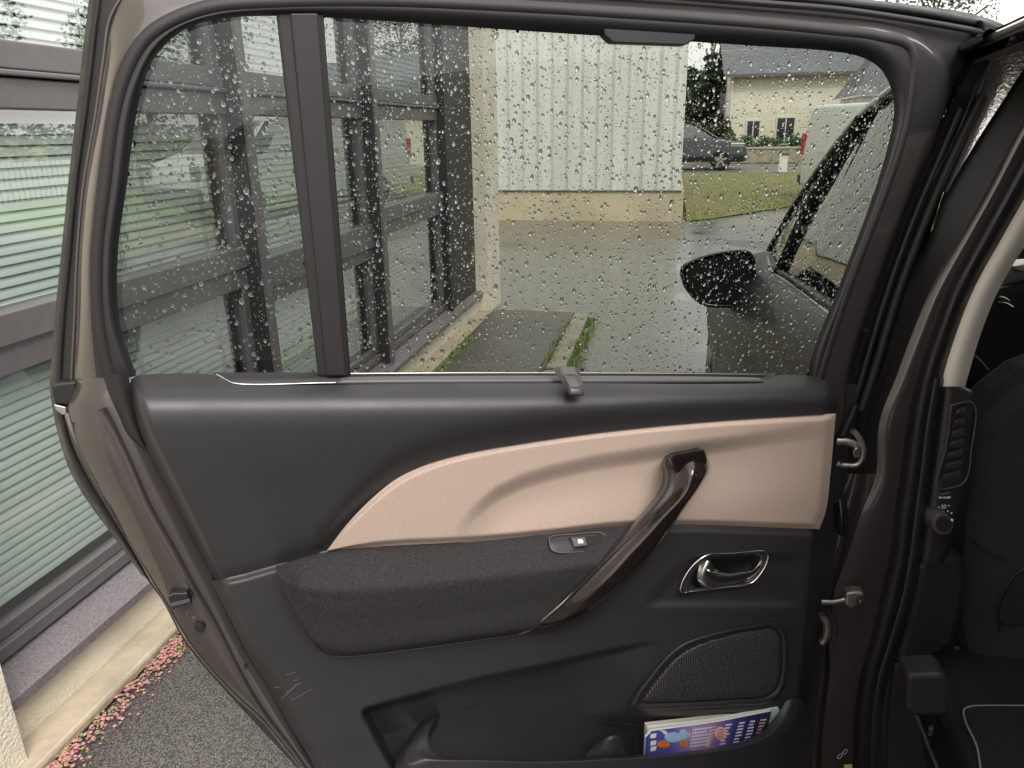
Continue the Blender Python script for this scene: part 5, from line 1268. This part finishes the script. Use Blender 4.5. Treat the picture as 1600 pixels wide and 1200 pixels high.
# front seat back: big dark shape at the right edge
SEATM = mat('seat_cloth', (.034, .033, .036), .9, bump=.2, bscale=500)
st = prism('front_seat', [(1520, 665), (1560, 622), (1610, 585), (1800, 520), (1850, 900), (1800, 1060), (1640, 1075), (1560, 1060), (1510, 1040), (1498, 980), (1500, 860)], -.14, 0, SEATM, car, plane=YP(1.55), bevel=.04)
ptube('seat_piping', [(1562, 990), (1558, 960), (1565, 930), (1590, 895), (1640, 870)], .003, PLAST, st, w=.01, plane=YP(1.55), seg=6, up=(0, 1, 0))
ptube('seat_piping', [(1515, 838), (1540, 862), (1575, 876)], .002, PLAST, st, w=.006, plane=YP(1.55), seg=6, up=(0, 1, 0))
prism('seat_pocket', [(1555, 960), (1570, 920), (1600, 880), (1800, 860), (1800, 985), (1565, 978)], -.01, .006, mat('seat_net', (.026, .026, .028), .6), st, plane=YP(1.55), bevel=.004)
prism('seat_side_cover', [(1468, 860), (1498, 865), (1514, 885), (1508, 960), (1490, 1030), (1455, 1020), (1462, 940)], -.1, .0, PLAST, st, plane=YP(1.5), bevel=.02)
disc('seat_bolt', 1496, 1014, 4, 2.5, .0, .006, SATIN, st, plane=YP(1.49), n=10)
# rail cover, rail, mat
rc = prism('rail_cover', [(1418, 1056), (1474, 1054), (1482, 1062), (1484, 1112), (1478, 1119), (1428, 1118), (1416, 1110)], -.06, 0, PLAST, car, plane=YP(1.22), bevel=.008)
def FP(px, py, w=0.0): return GP(px, py, .335+w)
prism('seat_rail', [(1432, 1119), (1468, 1119), (1500, 1200), (1530, 1300), (1470, 1300)], -.0, .004, GBLACK, car, plane=FP)
ptube('rail_lip', [(1433, 1119), (1448, 1160), (1470, 1215), (1490, 1290)], .003, STEEL, car, w=.008, plane=FP, seg=6, up=(0, 0, 1))
disc('rail_bolt', 1455, 1136, 4, 4, .004, .012, CHROME, car, plane=FP, n=10)
prism('floor_mat', [(1506, 1108), (1520, 1102), (1700, 1102), (1800, 1300), (1545, 1300), (1530, 1190)], .004, .012, CARPET, car, plane=FP)
ptube('mat_edge', [(1545, 1300), (1532, 1200), (1526, 1165), (1508, 1125), (1507, 1108), (1520, 1103), (1700, 1103)], .0018, mat('mat_thread', (.3, .28, .27), .8), car, w=.012, plane=FP, seg=6, up=(0, 0, 1))

# ================================================================ wet glass glimpse at top right with drops
drops('raindrops', car, lambda s, t: Vector(side_pt(s, t)+np.array([-.001, 0, 0])), (-1, 0, .35), lambda rd: (rd.uniform(1.42, 3.1), rd.uniform(.03, .97)), 1500, 'raindrops on the front door window', seed=8, rmin=.001, rmax=.004)
